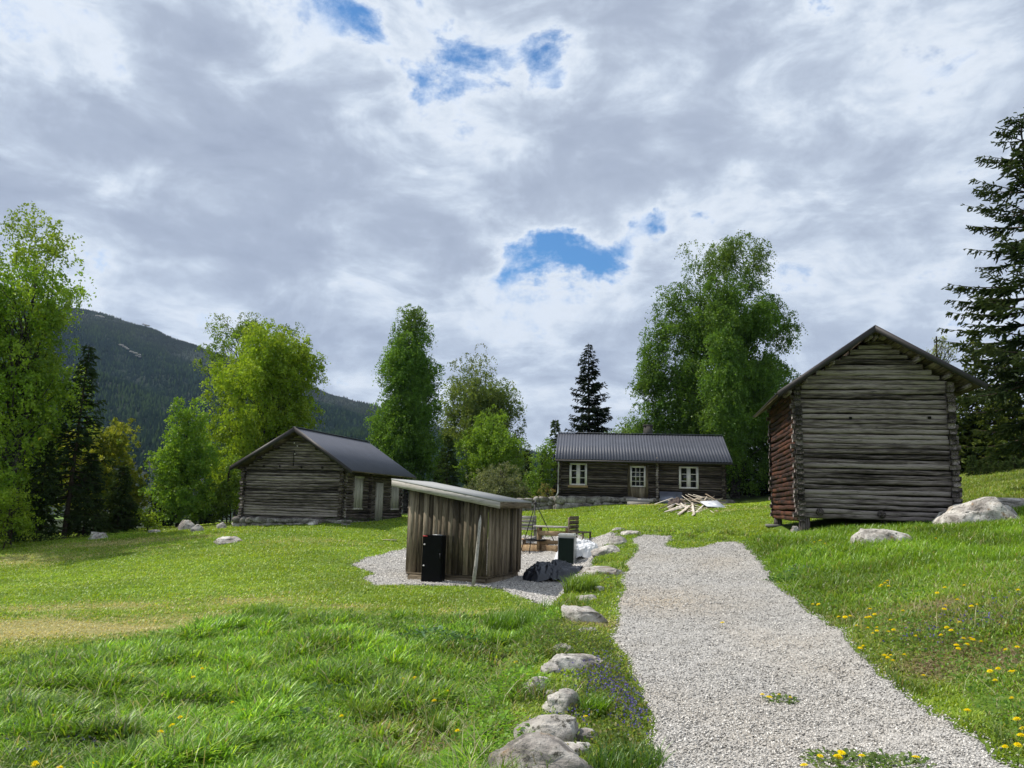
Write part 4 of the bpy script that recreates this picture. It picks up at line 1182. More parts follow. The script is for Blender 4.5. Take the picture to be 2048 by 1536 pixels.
T_(broad_tree('birch_tree', 'half bare birch top showing behind the broad bright green birch', 'birch tree', (470, 1035), [(455, 660, 38, 36), (480, 650, 45, 28), (420, 710, 30, 40), (540, 650, 60, 30)], 50, MD, rt, .5, .10, .7, .6, .16, limbs=70, sparse_top=.7))
T_(broad_tree('leafy_bush', 'dark leafy undergrowth beside the left corner of the boarded log cabin', 'bush', (450, 1050), [(450, 990, 35, 40), (430, 1020, 40, 30), (470, 960, 25, 50)], 36.5, MD, rt, 1.6, .10, .35, .1, .05, bark='bark', limbs=15, stems=2))
T_(broad_tree('birch_tree', 'tall narrow birch rising between the two far cabins', 'birch tree', (812, 1010), [(830, 630, 32, 32), (828, 660, 40, 45), (828, 690, 48, 50), (815, 710, 50, 50), (845, 740, 38, 60), (800, 740, 45, 60), (825, 800, 55, 60), (790, 840, 55, 60), (860, 830, 22, 70), (770, 880, 45, 50), (840, 900, 50, 60), (800, 930, 60, 50)], 50, [(0.098, 0.188, 0.030), (0.078, 0.158, 0.024), (0.120, 0.217, 0.033)], rt, 1.1, .11, .85, .5, .2, sparse_top=.4, limbs=110))
T_(broad_tree('birch_tree', 'sparse rounded birch with a bare brownish top right of the tall narrow birch', 'birch tree', (965, 1012), [(950, 720, 45, 34), (960, 770, 65, 50), (920, 800, 38, 50), (1005, 810, 42, 50), (955, 850, 80, 50), (1030, 880, 25, 60), (900, 850, 24, 50), (1010, 920, 45, 50)], 56, [(0.128, 0.180, 0.045), (0.105, 0.158, 0.039), (0.150, 0.195, 0.053)], rt, .62, .11, .9, .55, .18, sparse_top=.8, limbs=110))
T_(broad_tree('birch_tree', 'small bright green birch in front of the sparse rounded birch', 'birch tree', (985, 1012), [(985, 845, 40, 36), (960, 890, 60, 45), (1010, 900, 45, 50), (930, 920, 35, 40), (990, 950, 70, 45)], 47, [(0.165, 0.262, 0.030), (0.135, 0.225, 0.027)], rt, 1.2, .10, .5, .3, .1, limbs=50))
T_(spruce('spruce_tree', 'small spruce standing between the tall narrow birch and the bright small birch', (893, 1015), 868, 38, 45, rt, cols=((.035, .065, .016), (.06, .10, .02)), dens=1.2))
T_(broad_tree('hawthorn_bush', 'dense grey green bush above the low stone wall left of the white windowed cabin', 'bush', (1000, 1020), [(1000, 955, 55, 38), (965, 975, 40, 35), (1035, 985, 30, 30), (1000, 1000, 60, 25)], 42, [(0.128, 0.150, 0.083), (0.098, 0.120, 0.060), (0.165, 0.180, 0.105)], rt, 2.0, .07, .2, .15, .06, bark='bark', limbs=30, stems=3))
T_(broad_tree('leafy_bush', 'green bush directly left of the white windowed cabin', 'bush', (1082, 1010), [(1085, 940, 30, 50), (1070, 975, 32, 40), (1095, 905, 22, 30)], 43.5, [(0.120, 0.217, 0.030), (0.150, 0.247, 0.033)], rt, 1.6, .09, .35, .2, .06, bark='bark', limbs=20, stems=2))
T_(broad_tree('leafy_bush', 'reddish brown low bush beside the downpipe of the white windowed cabin', 'bush', (1098, 1018), [(1095, 985, 20, 20), (1082, 998, 22, 15)], 40, [(0.195, 0.150, 0.053), (0.135, 0.150, 0.045)], rt, 2.2, .07, .2, .15, .03, bark='bark', limbs=8))
T_(spruce('spruce_tree', 'small pale green young spruce left of the tall dark spruce', (1106, 1010), 838, 30, 46, rt, cols=((.09, .13, .035), (.07, .11, .03)), dens=.9))
T_(spruce('spruce_tree', 'tall dark spruce rising behind the roof of the white windowed cabin', (1180, 1005), 684, 88, 52, rt, dens=1.5, cols=((.012, .024, .012), (.018, .032, .014)), power=.85, ragged=.28, tip=(.035, .055, .022)))
T_(broad_tree('birch_tree', 'low light green birch beside the tall dark spruce behind the cabin roof', 'birch tree', (1250, 1005), [(1252, 850, 24, 30), (1240, 880, 32, 35), (1275, 880, 22, 30), (1230, 920, 40, 40)], 54, [(0.150, 0.240, 0.038), (0.120, 0.210, 0.030)], rt, 1.0, .10, .5, .3, .08, limbs=30))
T_(broad_tree('birch_tree', 'largest birch with drooping branches towering behind the white windowed cabin', 'birch tree', (1470, 1000), [(1455, 500, 72, 42), (1400, 510, 38, 45), (1505, 530, 40, 60), (1440, 570, 80, 60), (1350, 610, 45, 55), (1540, 630, 38, 60), (1400, 660, 90, 60), (1480, 680, 85, 70), (1320, 680, 40, 60), (1570, 660, 28, 45), (1340, 760, 60, 70), (1430, 770, 90, 70), (1530, 760, 58, 60), (1305, 790, 42, 60), (1300, 730, 32, 50), (1290, 850, 26, 40), (1380, 840, 80, 50), (1480, 860, 80, 60), (1330, 850, 55, 30), (1550, 840, 45, 70), (1500, 930, 60, 50), (1330, 900, 45, 50), (1560, 770, 40, 50)], 46, [(0.083, 0.158, 0.027), (0.068, 0.135, 0.022), (0.108, 0.188, 0.030)], rt, 1.0, .105, .95, .75, .30, sparse_top=.5, limbs=220))
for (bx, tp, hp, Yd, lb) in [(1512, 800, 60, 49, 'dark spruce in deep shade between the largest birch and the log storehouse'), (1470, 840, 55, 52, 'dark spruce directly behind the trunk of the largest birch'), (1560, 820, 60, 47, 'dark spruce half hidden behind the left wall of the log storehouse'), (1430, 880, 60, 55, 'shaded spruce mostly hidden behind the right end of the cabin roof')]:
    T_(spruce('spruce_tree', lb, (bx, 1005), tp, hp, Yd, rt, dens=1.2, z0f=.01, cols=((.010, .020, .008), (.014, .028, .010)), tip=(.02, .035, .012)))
T_(spruce('spruce_tree', 'very tall spruce with long upswept branches cut by the right edge of the photo', (2112, 1000), 225, 222, 24, rt, dens=1.9, z0f=.16, cols=((.030, .052, .020), (.042, .066, .024)), tip=(.11, .14, .05), power=.52, droop=.34, tw=.85, ragged=.18, gapf=1.5))
for (bx, tp, hp, Yd, lb) in [(1962, 655, 58, 36, 'pointed olive green spruce right behind the roof of the storehouse'), (2035, 690, 70, 37, 'bushy olive spruce at the right edge under the very tall spruce'), (1915, 760, 50, 36, 'lower spruce whose branches touch the storehouse wall on its right side'), (1995, 800, 60, 35, 'low sunlit yellow green spruce in front of the pointed spruces'), (2100, 760, 80, 34, 'dark spruce partly outside the right edge of the photo')]:
    T_(spruce('spruce_tree', lb, (bx, 945), tp, hp, Yd, rt, dens=1.2, z0f=.01, cols=((.09, .13, .022), (.13, .165, .026), (.05, .08, .018)), tip=(.20, .24, .05), tw=1.1))
T_(broad_tree('young_aspen', 'thin nearly bare sapling sticking up behind the storehouse roof', 'sapling', (1885, 950), [(1885, 690, 18, 30), (1870, 700, 14, 20), (1900, 700, 14, 20)], 31, [(0.240, 0.270, 0.105)], rt, 1.4, .06, .25, .5, .05, bark='bark', limbs=40))
ORD = ['leftmost', 'second from the left', 'third from the left', 'fourth from the left', 'fourth from the right', 'third from the right', 'second from the right', 'rightmost']
for i, (px_, hp) in enumerate([(1945, 40), (1960, 30), (1985, 45), (2010, 28), (2030, 38), (2046, 30), (1975, 24), (1998, 30)]):
    q = hit(px_, 945, ymax=60); Yd = 32.0+.4*(i % 3)
    T_(spruce('young_spruce', ORD[sorted([1945, 1960, 1985, 2010, 2030, 2046, 1975, 1998]).index(px_)]+' young spruce in the grass right of the storehouse', (px_, 950), 950-hp, 11, Yd, rt, dens=2.0, z0f=.02, cols=((.06, .10, .03),), tip=(.12, .16, .05), tw=.45, cat='young tree', group='young spruces at the forest edge'))
# dark spruces filling the wood behind
bk = [(-60, 860, 40), (60, 850, 42), (330, 930, 44), (250, 955, 46), (880, 900, 60), (745, 920, 58), (1050, 900, 62), (1130, 900, 60), (1380, 870, 62), (1620, 900, 40), (1700, 880, 42), (1900, 840, 38), (2040, 780, 38), (1960, 830, 36), (420, 900, 50), (600, 930, 52), (690, 940, 55), (940, 930, 60)]
BKL = ['behind the birch at the left edge', 'behind the slender spruce', 'behind the rounded mid green birch', 'between the yellow tree and the rounded birch', 'behind the small spruce near the tall narrow birch', 'behind the right end of the boarded cabin roof', 'behind the bush left of the white windowed cabin', 'behind the pale young spruce', 'behind the chimney end of the cabin roof', 'behind the left eave of the storehouse', 'behind the middle of the storehouse', 'behind the right eave of the storehouse', 'behind the bushy spruce at the right edge', 'behind the pointed olive spruce', 'behind the broad bright birch, on its left', 'behind the broad bright birch, on its right', 'behind the boarded cabin ridge', 'behind the sparse rounded birch']
for i, (bx, tp, Yd) in enumerate(bk):
    T_(spruce('spruce_tree', 'mostly hidden dark spruce '+BKL[i], (bx, 1010), tp, 48*44/Yd, Yd, rt, dens=.75, z0f=.01, tw=1.3, cols=((.018, .034, .013), (.028, .048, .016)), group='hidden spruces deep in the wood'))
print('tree faces', sum(cnt), cnt)

# ---------------------------------------------------------------- wooded mountain
rm = np.random.default_rng(33)
RPX = np.array([-1500, -500, -100, 50, 150, 225, 300, 400, 480, 580, 660, 745, 850, 950, 1060, 1150, 1400, 1700, 2048, 2600, 3600])
RPY = np.array([700, 590, 585, 590, 604, 620, 645, 680, 707, 742, 775, 797, 832, 860, 884, 905, 930, 930, 905, 880, 850])
RY = 1500.0
_rx = []; _rz = []
for a, b in zip(RPX, RPY):
    p = at(a, b, RY); _rx.append(p[0]); _rz.append(p[2])
_rx = np.array(_rx); _rz = np.array(_rz)
def mz(x, y):
    # the ridge line runs across the view, its flank falls towards the valley
    xr = x*RY/np.maximum(y, 300)
    zr_ = np.interp(xr, _rx, _rz)-11
    t = np.clip((y-330)/(RY-330), 0, 1)
    prof = t**1.15
    back = np.clip((y-RY)/1400, 0, 1)
    z = -9+(zr_+9)*prof*(1-back**1.3)
    g = (fbm(x, y, 1/260, 3, 4)-.5)*90+(fbm(x+y*.6, y*.25, 1/90, 8, 3)-.5)*34
    return z+g*np.sin(np.clip(t, 0, 1)*math.pi)**.8*.9*(y < RY)+(fbm(x, y, 1/60, 9, 3)-.5)*8*t
mx = np.linspace(-4200, 4200, 420); my = np.concatenate([np.linspace(300, 1500, 130), np.linspace(1530, 3000, 20)])
X, Y = np.meshgrid(mx, my)
Z = mz(X, Y)-3
def mount_fn(t):
    co = objco(t)
    n = t.noise(co, .012, 6, .65); n2 = t.noise(co, .12, 4, .7)
    c = t.ramp(n, [(.3, (.010, .018, .012)), (.55, (.020, .030, .016)), (.7, (.045, .040, .028))])
    c = t.mix(t.m('MULTIPLY', t.maprange(n2, .6, .75), .6), c, (.12, .115, .10))
    return pbsdf(t, c, .95, None, .1)
M['mount'] = mat('mountain_side', mount_fn)
tag(link('mountain', np_mesh('mountain', np.stack([X, Y, Z], -1).reshape(-1, 3), grid_faces(len(mx), len(my)), None, True), M['mount']), 'long dark wooded mountain ridge falling towards the right', None, None, 'structure')
# far-off conifer wood on its flank
N = 130000
a_ = rm.uniform(-200, 1250, N); yy = 420+1090*rm.uniform(0, 1, N)**.75
xx = (a_-1024)/FPX*yy*1.0
top_ = rm.uniform(0, 1, N) < .07
yy[top_] = RY-rm.uniform(-10, 40, top_.sum()); xx[top_] = (a_[top_]-1024)/FPX*yy[top_]
zz = mz(xx, yy)-3
hh = rm.uniform(3.0, 7.5, N)*(1-.35*sstep(1100, 1500, yy)); rr_ = hh*rm.uniform(.20, .32, N)
bare = fbm(xx, yy, 1/110, 55, 4)+.16*sstep(900, 1450, yy)
keep = rm.uniform(0, 1, N) > sstep(.56, .72, bare)*.85
xx, yy, zz, hh, rr_, bare = [q[keep] for q in (xx, yy, zz, hh, rr_, bare)]; N = len(xx)
ang = rm.uniform(0, 6.28, (N, 1))+np.arange(4)*math.pi/2
B = np.stack([xx[:, None]+rr_[:, None]*np.cos(ang), yy[:, None]+rr_[:, None]*np.sin(ang), np.repeat(zz[:, None]-.5, 4, 1)], -1)
Tp = np.stack([xx+rm.normal(0, .2, N), yy, zz+hh], -1)[:, None]
V = np.concatenate([B, Tp], 1).reshape(-1, 3)
b0 = np.arange(N)[:, None]*5
F = np.concatenate([np.concatenate([b0+i, b0+(i+1) % 4, b0+4], 1) for i in range(4)])
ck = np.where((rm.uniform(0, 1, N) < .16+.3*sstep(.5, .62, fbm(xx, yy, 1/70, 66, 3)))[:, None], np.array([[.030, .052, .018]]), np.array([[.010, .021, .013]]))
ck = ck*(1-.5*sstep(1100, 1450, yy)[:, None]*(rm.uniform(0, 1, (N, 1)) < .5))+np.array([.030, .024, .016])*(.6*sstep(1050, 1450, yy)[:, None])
ck *= rm.uniform(.8, 1.15, (N, 1))*.85
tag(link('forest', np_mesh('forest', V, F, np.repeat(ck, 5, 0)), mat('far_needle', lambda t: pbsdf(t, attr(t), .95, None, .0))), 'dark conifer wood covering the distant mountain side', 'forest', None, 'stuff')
# pale rock streaks high on the flank
for pts in ([(238, 688), (255, 697), (272, 707), (284, 713)], [(190, 630), (199, 633), (206, 635)], [(285, 648), (292, 650), (298, 652)]):
    mb = MB()
    P = []
    for px, py in pts:
        d = ray(px, py); d = d/d[1]; Yt = np.arange(500, 1500, 2.0); q = CAMP+d*Yt[:, None]
        k = np.nonzero(q[:, 2] <= mz(q[:, 0], q[:, 1])+3.0)[0]; P.append(q[k[0]] if len(k) else q[-1])
    for i in range(len(P)-1):
        for s_ in range(4):
            c = P[i]+(P[i+1]-P[i])*(s_+.5)/4+rm.normal(0, .8, 3)
            blob_stone(mb, c, (2.2, 2.0, 1.0), rm, rm.uniform(0, 3), 2)
    tag(mb.build('cliff', M['rock']), 'pale bare rock slab on the mountain side', None, None, 'structure')
# air between the camera and the mountain
hz = MB().box((-4300, -150, -60), (4300, 3050, 620), .5)
def haze_build():
    m = bpy.data.materials.new('haze'); m.use_nodes = True; t = NT(m.node_tree)
    v = t.n('ShaderNodeVolumePrincipled'); v.inputs['Color'].default_value = (.42, .60, .92, 1); v.inputs['Density'].default_value = .00007; v.inputs['Anisotropy'].default_value = .2
    o = t.n('ShaderNodeOutputMaterial'); t.set(o.inputs['Volume'], v.outputs[0])
    ob = hz.build('haze', m); tag(ob, 'thin bluish air in front of the far mountain side', None, None, 'stuff')
haze_build()

# ---------------------------------------------------------------- rocks
rk = np.random.default_rng(55)
def rock(px, py, w_px, h_px, label, Y=None, depth=1.0, rz=0.0, name='rock', sink=.30, boxy=.72, rough=.22, sub=4, group=None, cat='rock'):
    """(px, py) is where the rock's foot centre touches the ground; sizes in photo pixels"""
    b = hit(px, py) if Y is None else at(px, py, Y)
    k = b[1]/FPX
    w, h = w_px*k/2*1.08, h_px*k*(.80 if py > 1100 and px < 1300 else 1)
    V, F = ICO[sub]
    V = np.sign(V)*np.abs(V)**boxy
    s = rk.uniform(0, 100)
    n = 1+rough*(fbm(V[:, 0]*1.0+V[:, 2]*.7+s, V[:, 1]-V[:, 2]*.6+s, 1.5, 7, 4)-.5)*2.2+.07*(fbm(V[:, 0]*3+s, V[:, 1]*3+V[:, 2]*3, 2.2, 3, 3)-.5)
    ridge = np.abs(fbm(V[:, 0]+V[:, 1]+s, V[:, 2]*1.6-V[:, 1]+s, 1.3, 13, 3)-.5)
    n -= .25*np.exp(-(ridge/.04)**2)*rough*2
    for _ in range(16):      # fracture planes
        pn = rk.normal(0, 1, 3); pn[2] = abs(pn[2])*.8; pn /= np.linalg.norm(pn); pd = rk.uniform(.70, .98)
        ex = np.maximum(V@pn-pd, 0); V = V-ex[:, None]*pn*.93
    V = V*n[:, None]*np.array([w, w*depth, h/(1-sink)*.62])
    V[:, 2] += h*(1-.62*(1)/(1-sink))+.0
    V[:, 2] = np.where(V[:, 2] > h, h+(V[:, 2]-h)*.4, V[:, 2])
    o = link(name, np_mesh(name, V, [np.array(F)], np.full((len(V), 3), rk.uniform(0, 1)), True), M['rock'], None, (b[0], b[1]+w*depth*.55, b[2]), rz)
    return tag(o, label, cat, group)
rock(1075, 1555, 200, 85, 'big rounded grey rock at the bottom edge, nearest of the kerb stones', depth=.9)
rock(1100, 1488, 125, 62, 'angular white streaked rock just behind the nearest kerb rock', depth=.8, boxy=.6)
rock(1128, 1425, 75, 52, 'tilted pale rock with a dark hollow at its left side among violets', depth=.9, rz=.4)
rock(1073, 1392, 46, 46, 'small upright cracked rock left of the violets', depth=.7, rough=.3)
rock(1158, 1338, 118, 38, 'long flat topped grey stone beside the dark green bush', depth=.7, boxy=.5)
rock(1168, 1246, 95, 44, 'rounded pale rock with a white lit front halfway up the track', depth=1.0)
for i_, (a_, b_, w_, h_, l_) in enumerate([(1085, 1368, 34, 18, 'small white stone just behind the upright cracked rock'), (1110, 1402, 44, 20, 'low stone between the upright cracked rock and the tilted pale rock'), (1078, 1462, 46, 22, 'small dark sided stone wedged left of the angular streaked rock'), (1150, 1508, 70, 20, 'flat stone half covered by grass right of the nearest kerb rock'),
                                   (1128, 1302, 40, 16, 'small stone above the long flat stone, in the bushy plant'), (1175, 1200, 44, 12, 'thin slab showing in the grass below the black tarpaulin'), (1195, 1180, 36, 10, 'small flat stone left of the upper track'), (1240, 1062, 30, 8, 'tiny pale stone at the top of the verge')]):
    rock(a_, b_, w_, h_, l_, depth=.8, boxy=.62)
rock(1100, 1345, 40, 20, 'small half buried stone touching the left end of the long flat stone', depth=.8, boxy=.6)
rock(1165, 1480, 60, 24, 'half buried pale stone right of the angular streaked rock', depth=.8, boxy=.6)
rock(1180, 1270, 46, 16, 'small sunken white stone just below the halfway kerb rock', depth=.8)
rock(1140, 1222, 30, 12, 'tiny pale stone above the halfway kerb rock', depth=.8)
rock(1205, 1150, 82, 20, 'low flat slab right of the black tarpaulin', depth=.8, boxy=.5)
rock(1216, 1106, 60, 18, 'flat dark edged slab beside the white sack', depth=.7, boxy=.5)
rock(1236, 1090, 40, 18, 'small pale stone at the upper corner of the gravel yard', depth=.8)
rock(1262, 1070, 44, 9, 'thin pale stone lying in the grass above the gravel yard', depth=.8)
rock(1772, 1090, 104, 36, 'low white boulder in tall grass in front of the storehouse', depth=.7, boxy=.8)
rock(1985, 1052, 155, 62, 'large pale boulder right of the storehouse', depth=.8, boxy=.75)
rock(452, 1086, 66, 13, 'low mottled rock lying in the lawn before the boarded log cabin', depth=.8, rough=.3)
rock(190, 1080, 44, 15, 'pale lichen covered rock at the far edge of the left meadow', depth=.8)
rock(372, 1060, 34, 22, 'dark grey rock left of the boarded log cabin', depth=.8)
rock(392, 1064, 26, 16, 'small broken rock touching the dark grey rock', depth=.8)
rock(440, 1058, 22, 13, 'small pale stone near the left corner of the boarded log cabin', depth=.8)
rock(305, 1067, 26, 9, 'small pale stone between the low rocks and the meadow edge', depth=.8)
rock(1592, 1073, 22, 20, 'pinkish stone leaning against the front post of the storehouse', depth=.8)
rock(625, 1050, 22, 8, 'small tan stone in the grass below the gable of the boarded cabin', depth=.8)
rock(2020, 1010, 130, 14, 'low mound of broken stone on the dug earth behind the large boulder', Y=21, depth=.5, rough=.35)
for (a, b, w_, h_, l) in [(1075, 1022, 30, 20, 'left'), (1098, 1022, 24, 22, 'right'), (1052, 1022, 24, 18, 'far left')]:
    pass
mb = MB()
p_ = hit(1048, 1024, ymax=60); q_ = np.array([FM.w(-.35, .4, 0)[0], FM.w(-.35, .4, 0)[1], 0])
P0 = np.array([q_[0]-3.6, q_[1]+.3]); P1 = q_[:2]
wall_z = lambda f: float(H(*(P0+(P1-P0)*f)))
cc_ = np.array([P0[0], P0[1], 0])
rubble(mb, P0, P1, lambda f: wall_z(f)-.1, lambda f: wall_z(f)+.62, .5, rk, .5, 3)
tag(mb.build('stone_wall', M['fieldstone'], smooth=True), 'low dry stone wall running left from the corner of the white windowed cabin', 'wall')

# ---------------------------------------------------------------- litter bin
b = hit(1134, 1131); k = b[1]/FPX
bn = empty('waste_bin', tuple(b+[0, 0, .0]), -RAD(16), 'square dark green waste bin with grey rounded lid beside the tarpaulin', 'waste bin')
w, h = 33*k/2, 55*k
bevbox('body', (-w, -w*.7, 0), (w, w*.7, h), M['greymetal'], bn, .01)
bevbox('front_panel', (-w+.02, -w*.7-.012, .03), (w-.02, -w*.7+.004, h-.03), M['bingreen'], bn, .004)
bevbox('lid', (-w-.015, -w*.7-.02, h+.003), (w+.015, w*.7+.015, h+.095), M['binlid'], bn, .035, 4)
bevbox('opening_flap', (-w*.7, w*.7, h*.72), (w*.7, w*.7+.01, h*.9), M['iron'], bn, .003)

# ---------------------------------------------------------------- crumpled sheets
def crumple(name, label, cat, cx, cy, w, d, h, mat_, seed, folds=.12, n=90, rz=0.0, flatten=.5):
    s = seed
    x = np.linspace(-1, 1, n); X, Y = np.meshgrid(x, x)
    R_ = (np.abs(X)**2.6+np.abs(Y)**2.6)**(1/2.6)
    lump = fbm(X+s, Y+s, 1.2, s, 3)
    Z = h*np.clip(1.15-R_**3.2, 0, None)**.7*(.55+.9*(lump-.2))
    r1 = np.abs(fbm(X*1.2+Y*.5+s, Y-X*.3, 1.9, s+3, 3)-.5); r2 = np.abs(fbm(X-Y+s, Y*1.3+X, 3.1, s+9, 2)-.5)
    Z += folds*(np.exp(-(r1/.045)**2)*.6+np.exp(-(r2/.06)**2)*.38)*(1-.5*R_)
    Z = np.maximum(Z, .0)
    ed = 1+.16*(fbm(np.arctan2(Y, X)*1.3+5, R_*0+s, 1.6, s, 3)-.5)*2
    Xw = X*w/2*ed+.05*(fbm(X, Y, 4, s+1, 2)-.5); Yw = Y*d/2*ed+.05*(fbm(X, Y, 4, s+2, 2)-.5)
    ca, sa = math.cos(rz), math.sin(rz)
    Xr, Yr = Xw*ca-Yw*sa, Xw*sa+Yw*ca
    G = H(cx+Xr, cy+Yr)
    g0 = float(H(cx, cy))
    V = np.stack([Xr, Yr, Z+G-g0+.025+np.where(R_ > .95, -.02, 0)], -1).reshape(-1, 3)
    F = grid_faces(n, n)
    keep = (R_.ravel()[F] < 1.06).all(1)
    F = F[keep]; used = np.unique(F); mp = np.full(len(V), -1); mp[used] = np.arange(len(used))
    o = link(name, np_mesh(name, V[used], mp[F], None, True), mat_, None, (cx, cy, g0))
    return tag(o, label, cat)
M['tarp'] = flat('black_plastic_sheet', (.016, .019, .028), .28, .7, 0, .3, 6, .3)
M['sack'] = flat('white_woven_sack', (.72, .73, .75), .6, .3, 0, .06, 9, .3)
q = hit(1104, 1160); k = q[1]/FPX
crumple('tarpaulin', 'crumpled black plastic tarpaulin heaped on the gravel beside the shed', 'tarpaulin', q[0], q[1], 108*k, .95, .34, M['tarp'], 5, .13, rz=-.15)
q = hit(1152, 1120); k = q[1]/FPX
crumple('sack', 'big white woven sack slumped behind the waste bin', 'sack', q[0], q[1]+.2, 88*k, .9, .42, M['sack'], 12, .16)
q = hit(1172, 1128)
MB().beam((0, 0, .02), (.3, .05, .03), .14, .02, .5).build('x_', M['iron']) if False else None
# wooden picnic table, benches, kerb
def plank_thing(name, label, cat, rootloc, rz, parts, group=None):
    r = empty(name, rootloc, rz, label, cat, group)
    return r
tb = hit(1104, 1101); k = tb[1]/FPX
tr_ = empty('picnic_table', (tb[0], tb[1]+.1, tb[2]), -RAD(8), 'brown plank picnic table behind the iron tripod', 'table')
w = 72*k; h = 45*k
for i in range(5):
    MB().beam((-w*.55, .05+i*.165, h), (w*.6, .05+i*.165, h+.0), .155, .04, rk.uniform(.4, .8), bev=.004).build('table_board', M['pale_x'], tr_)
for sx in (-w*.38, w*.40):
    for y_ in (.12, .66): MB().beam((sx, y_, 0), (sx, y_, h-.03), .1, .1, .5, up=(0, 1, 0)).build('leg', M['fresh_z'], tr_)
    MB().beam((sx, -.02, h-.075), (sx, .8, h-.075), .05, .1, .5).build('cross_rail', M['fresh_y'], tr_)
MB().beam((-w*.38, .12, .24), (w*.4, .12, .24), .045, .12, .5).build('stretcher', M['fresh_x'], tr_)
MB().beam((-w*.38, .06, h-.2), (w*.4, .06, h-.2), .045, .15, .6).build('apron', M['fresh_x'], tr_)
# bench in front of the table, low and brown
bq = hit(1075, 1104)
br_ = empty('bench', tuple(bq), -RAD(8), 'low brown plank bench in front of the picnic table', 'bench')
for i in range(3): MB().beam((-.62, i*.13, .42), (.42, i*.13, .42), .12, .04, rk.uniform(.4, .7), bev=.004).build('seat_board', M['fresh_x'], br_)
for sx in (-.5, .3):
    MB().beam((sx, .02, 0), (sx, .02, .395), .09, .05, .4, up=(0, 1, 0)).build('leg', M['fresh_z'], br_); MB().beam((sx, .25, 0), (sx, .25, .395), .09, .05, .4, up=(0, 1, 0)).build('leg', M['fresh_z'], br_)
MB().beam((-.5, .13, .22), (.3, .13, .22), .05, .14, .5).build('stretcher', M['fresh_x'], br_)
# timber kerb of the seating area
kq0 = hit(1035, 1100); kq1 = hit(1116, 1104)
tk = MB().beam(kq0+[-.3, -.15, .1], kq1+[0, -.12, .1], .12, .2, .45, bev=.006).build('timber_kerb', M['fresh_x'])
tag(tk, 'brown timber edging beam on the gravel under the iron tripod', 'beam')
# armchair-like bench with vertical back on the right, grey back on the left
def back_seat(px, py, wpx, label, rz, mat_, hh=.95):
    q = hit(px, py); k = q[1]/FPX; w = wpx*k
    r = empty('slatted_seat', tuple(q), rz, label, 'seat')
    for i in range(4): MB().beam((-w/2, .0, .42+i*.135), (w/2, .0, .42+i*.135), .028, .115, rk.uniform(.35, .7)).build('back_slat', M[mat_+'_x'], r)
    for sx in (-w/2+.05, w/2-.05): MB().beam((sx, .045, 0), (sx, .045, hh), .07, .045, .5, up=(0, 1, 0)).build('post', M[mat_+'_z'], r)
    for i in range(3): MB().beam((-w/2, -.12-i*.13, .40), (w/2, -.12-i*.13, .40), .12, .035, rk.uniform(.35, .7)).build('seat_board', M[mat_+'_x'], r)
    for sx in (-w/2+.05, w/2-.05): MB().beam((sx, -.40, 0), (sx, -.40, .38), .07, .045, .5, up=(0, 1, 0)).build('leg', M[mat_+'_z'], r)
    return r
back_seat(1148, 1090, 64, 'brown slatted seat with upright back at the right end of the picnic table', RAD(70), 'plank', .85)
back_seat(1052, 1080, 40, 'grey slatted seat behind the left end of the picnic table', RAD(10), 'pale', .9)

# ---------------------------------------------------------------- iron tripod with hanging pan
tp = hit(1057, 1111); k = tp[1]/FPX
Yt = tp[1]+.25
apex = at(1071, 1006, Yt)
trp = empty('fire_tripod', (apex[0], Yt, float(H(apex[0], Yt))), 0, 'black iron fire tripod with a hanging pan on the gravel', 'tripod')
Ot = np.array(trp.location[:])
for (fx, fy, oy) in [(1040, 1082, .55), (1058, 1110, -.3), (1115, 1094, .1)]:
    f = at(fx, fy, Yt+oy); f[2] = float(H(f[0], f[1]))+.02
    dvec = (apex-f); MB().tube([f-Ot, apex+dvec*.06-Ot], .014, 8, .4).build('leg', M['iron'], trp)
MB().tube([apex-Ot+[0, 0, -.03], apex-Ot+[0, 0, .03]], .045, 10, .4).build('top_ring', M['iron'], trp)
pan = at(1071, 1082, Yt); zpan = pan[2]
m_ = MB()
for i in range(22):
    z_ = apex[2]-.03-(apex[2]-.36-zpan)*i/22
    m_.tube([(apex[0]-Ot[0]-.006*(i % 2), 0, z_-Ot[2]), (apex[0]-Ot[0]+.006*(i % 2), 0, z_-Ot[2]-(apex[2]-.36-zpan)/22)], .006, 4)
m_.build('chain', M['iron'], trp)
m_ = MB(); pts = []
nseg = 24; c0 = np.array([pan[0]-Ot[0], 0, zpan-Ot[2]])
rows = [(.02, .0), (.30, .0), (.36, .05), (.37, .055), (.31, .015), (.02, .012)]
V = [(c0[0]+r_*math.cos(2*math.pi*j/nseg), r_*math.sin(2*math.pi*j/nseg), c0[2]+z_) for r_, z_ in rows for j in range(nseg)]
F = [(i*nseg+j, i*nseg+(j+1) % nseg, (i+1)*nseg+(j+1) % nseg, (i+1)*nseg+j) for i in range(len(rows)-1) for j in range(nseg)]+[tuple(range(nseg))[::-1], tuple(range(5*nseg, 6*nseg))]
m_.add(V, F, .4); m_.build('pan', M['iron'], trp, smooth=True)
m_ = MB()
for j in range(3):
    a = j*2.094+.5; m_.tube([c0+[.36*math.cos(a), .36*math.sin(a), .05], c0+[0, 0, .36]], .005, 5)
m_.build('pan_hanger', M['iron'], trp)

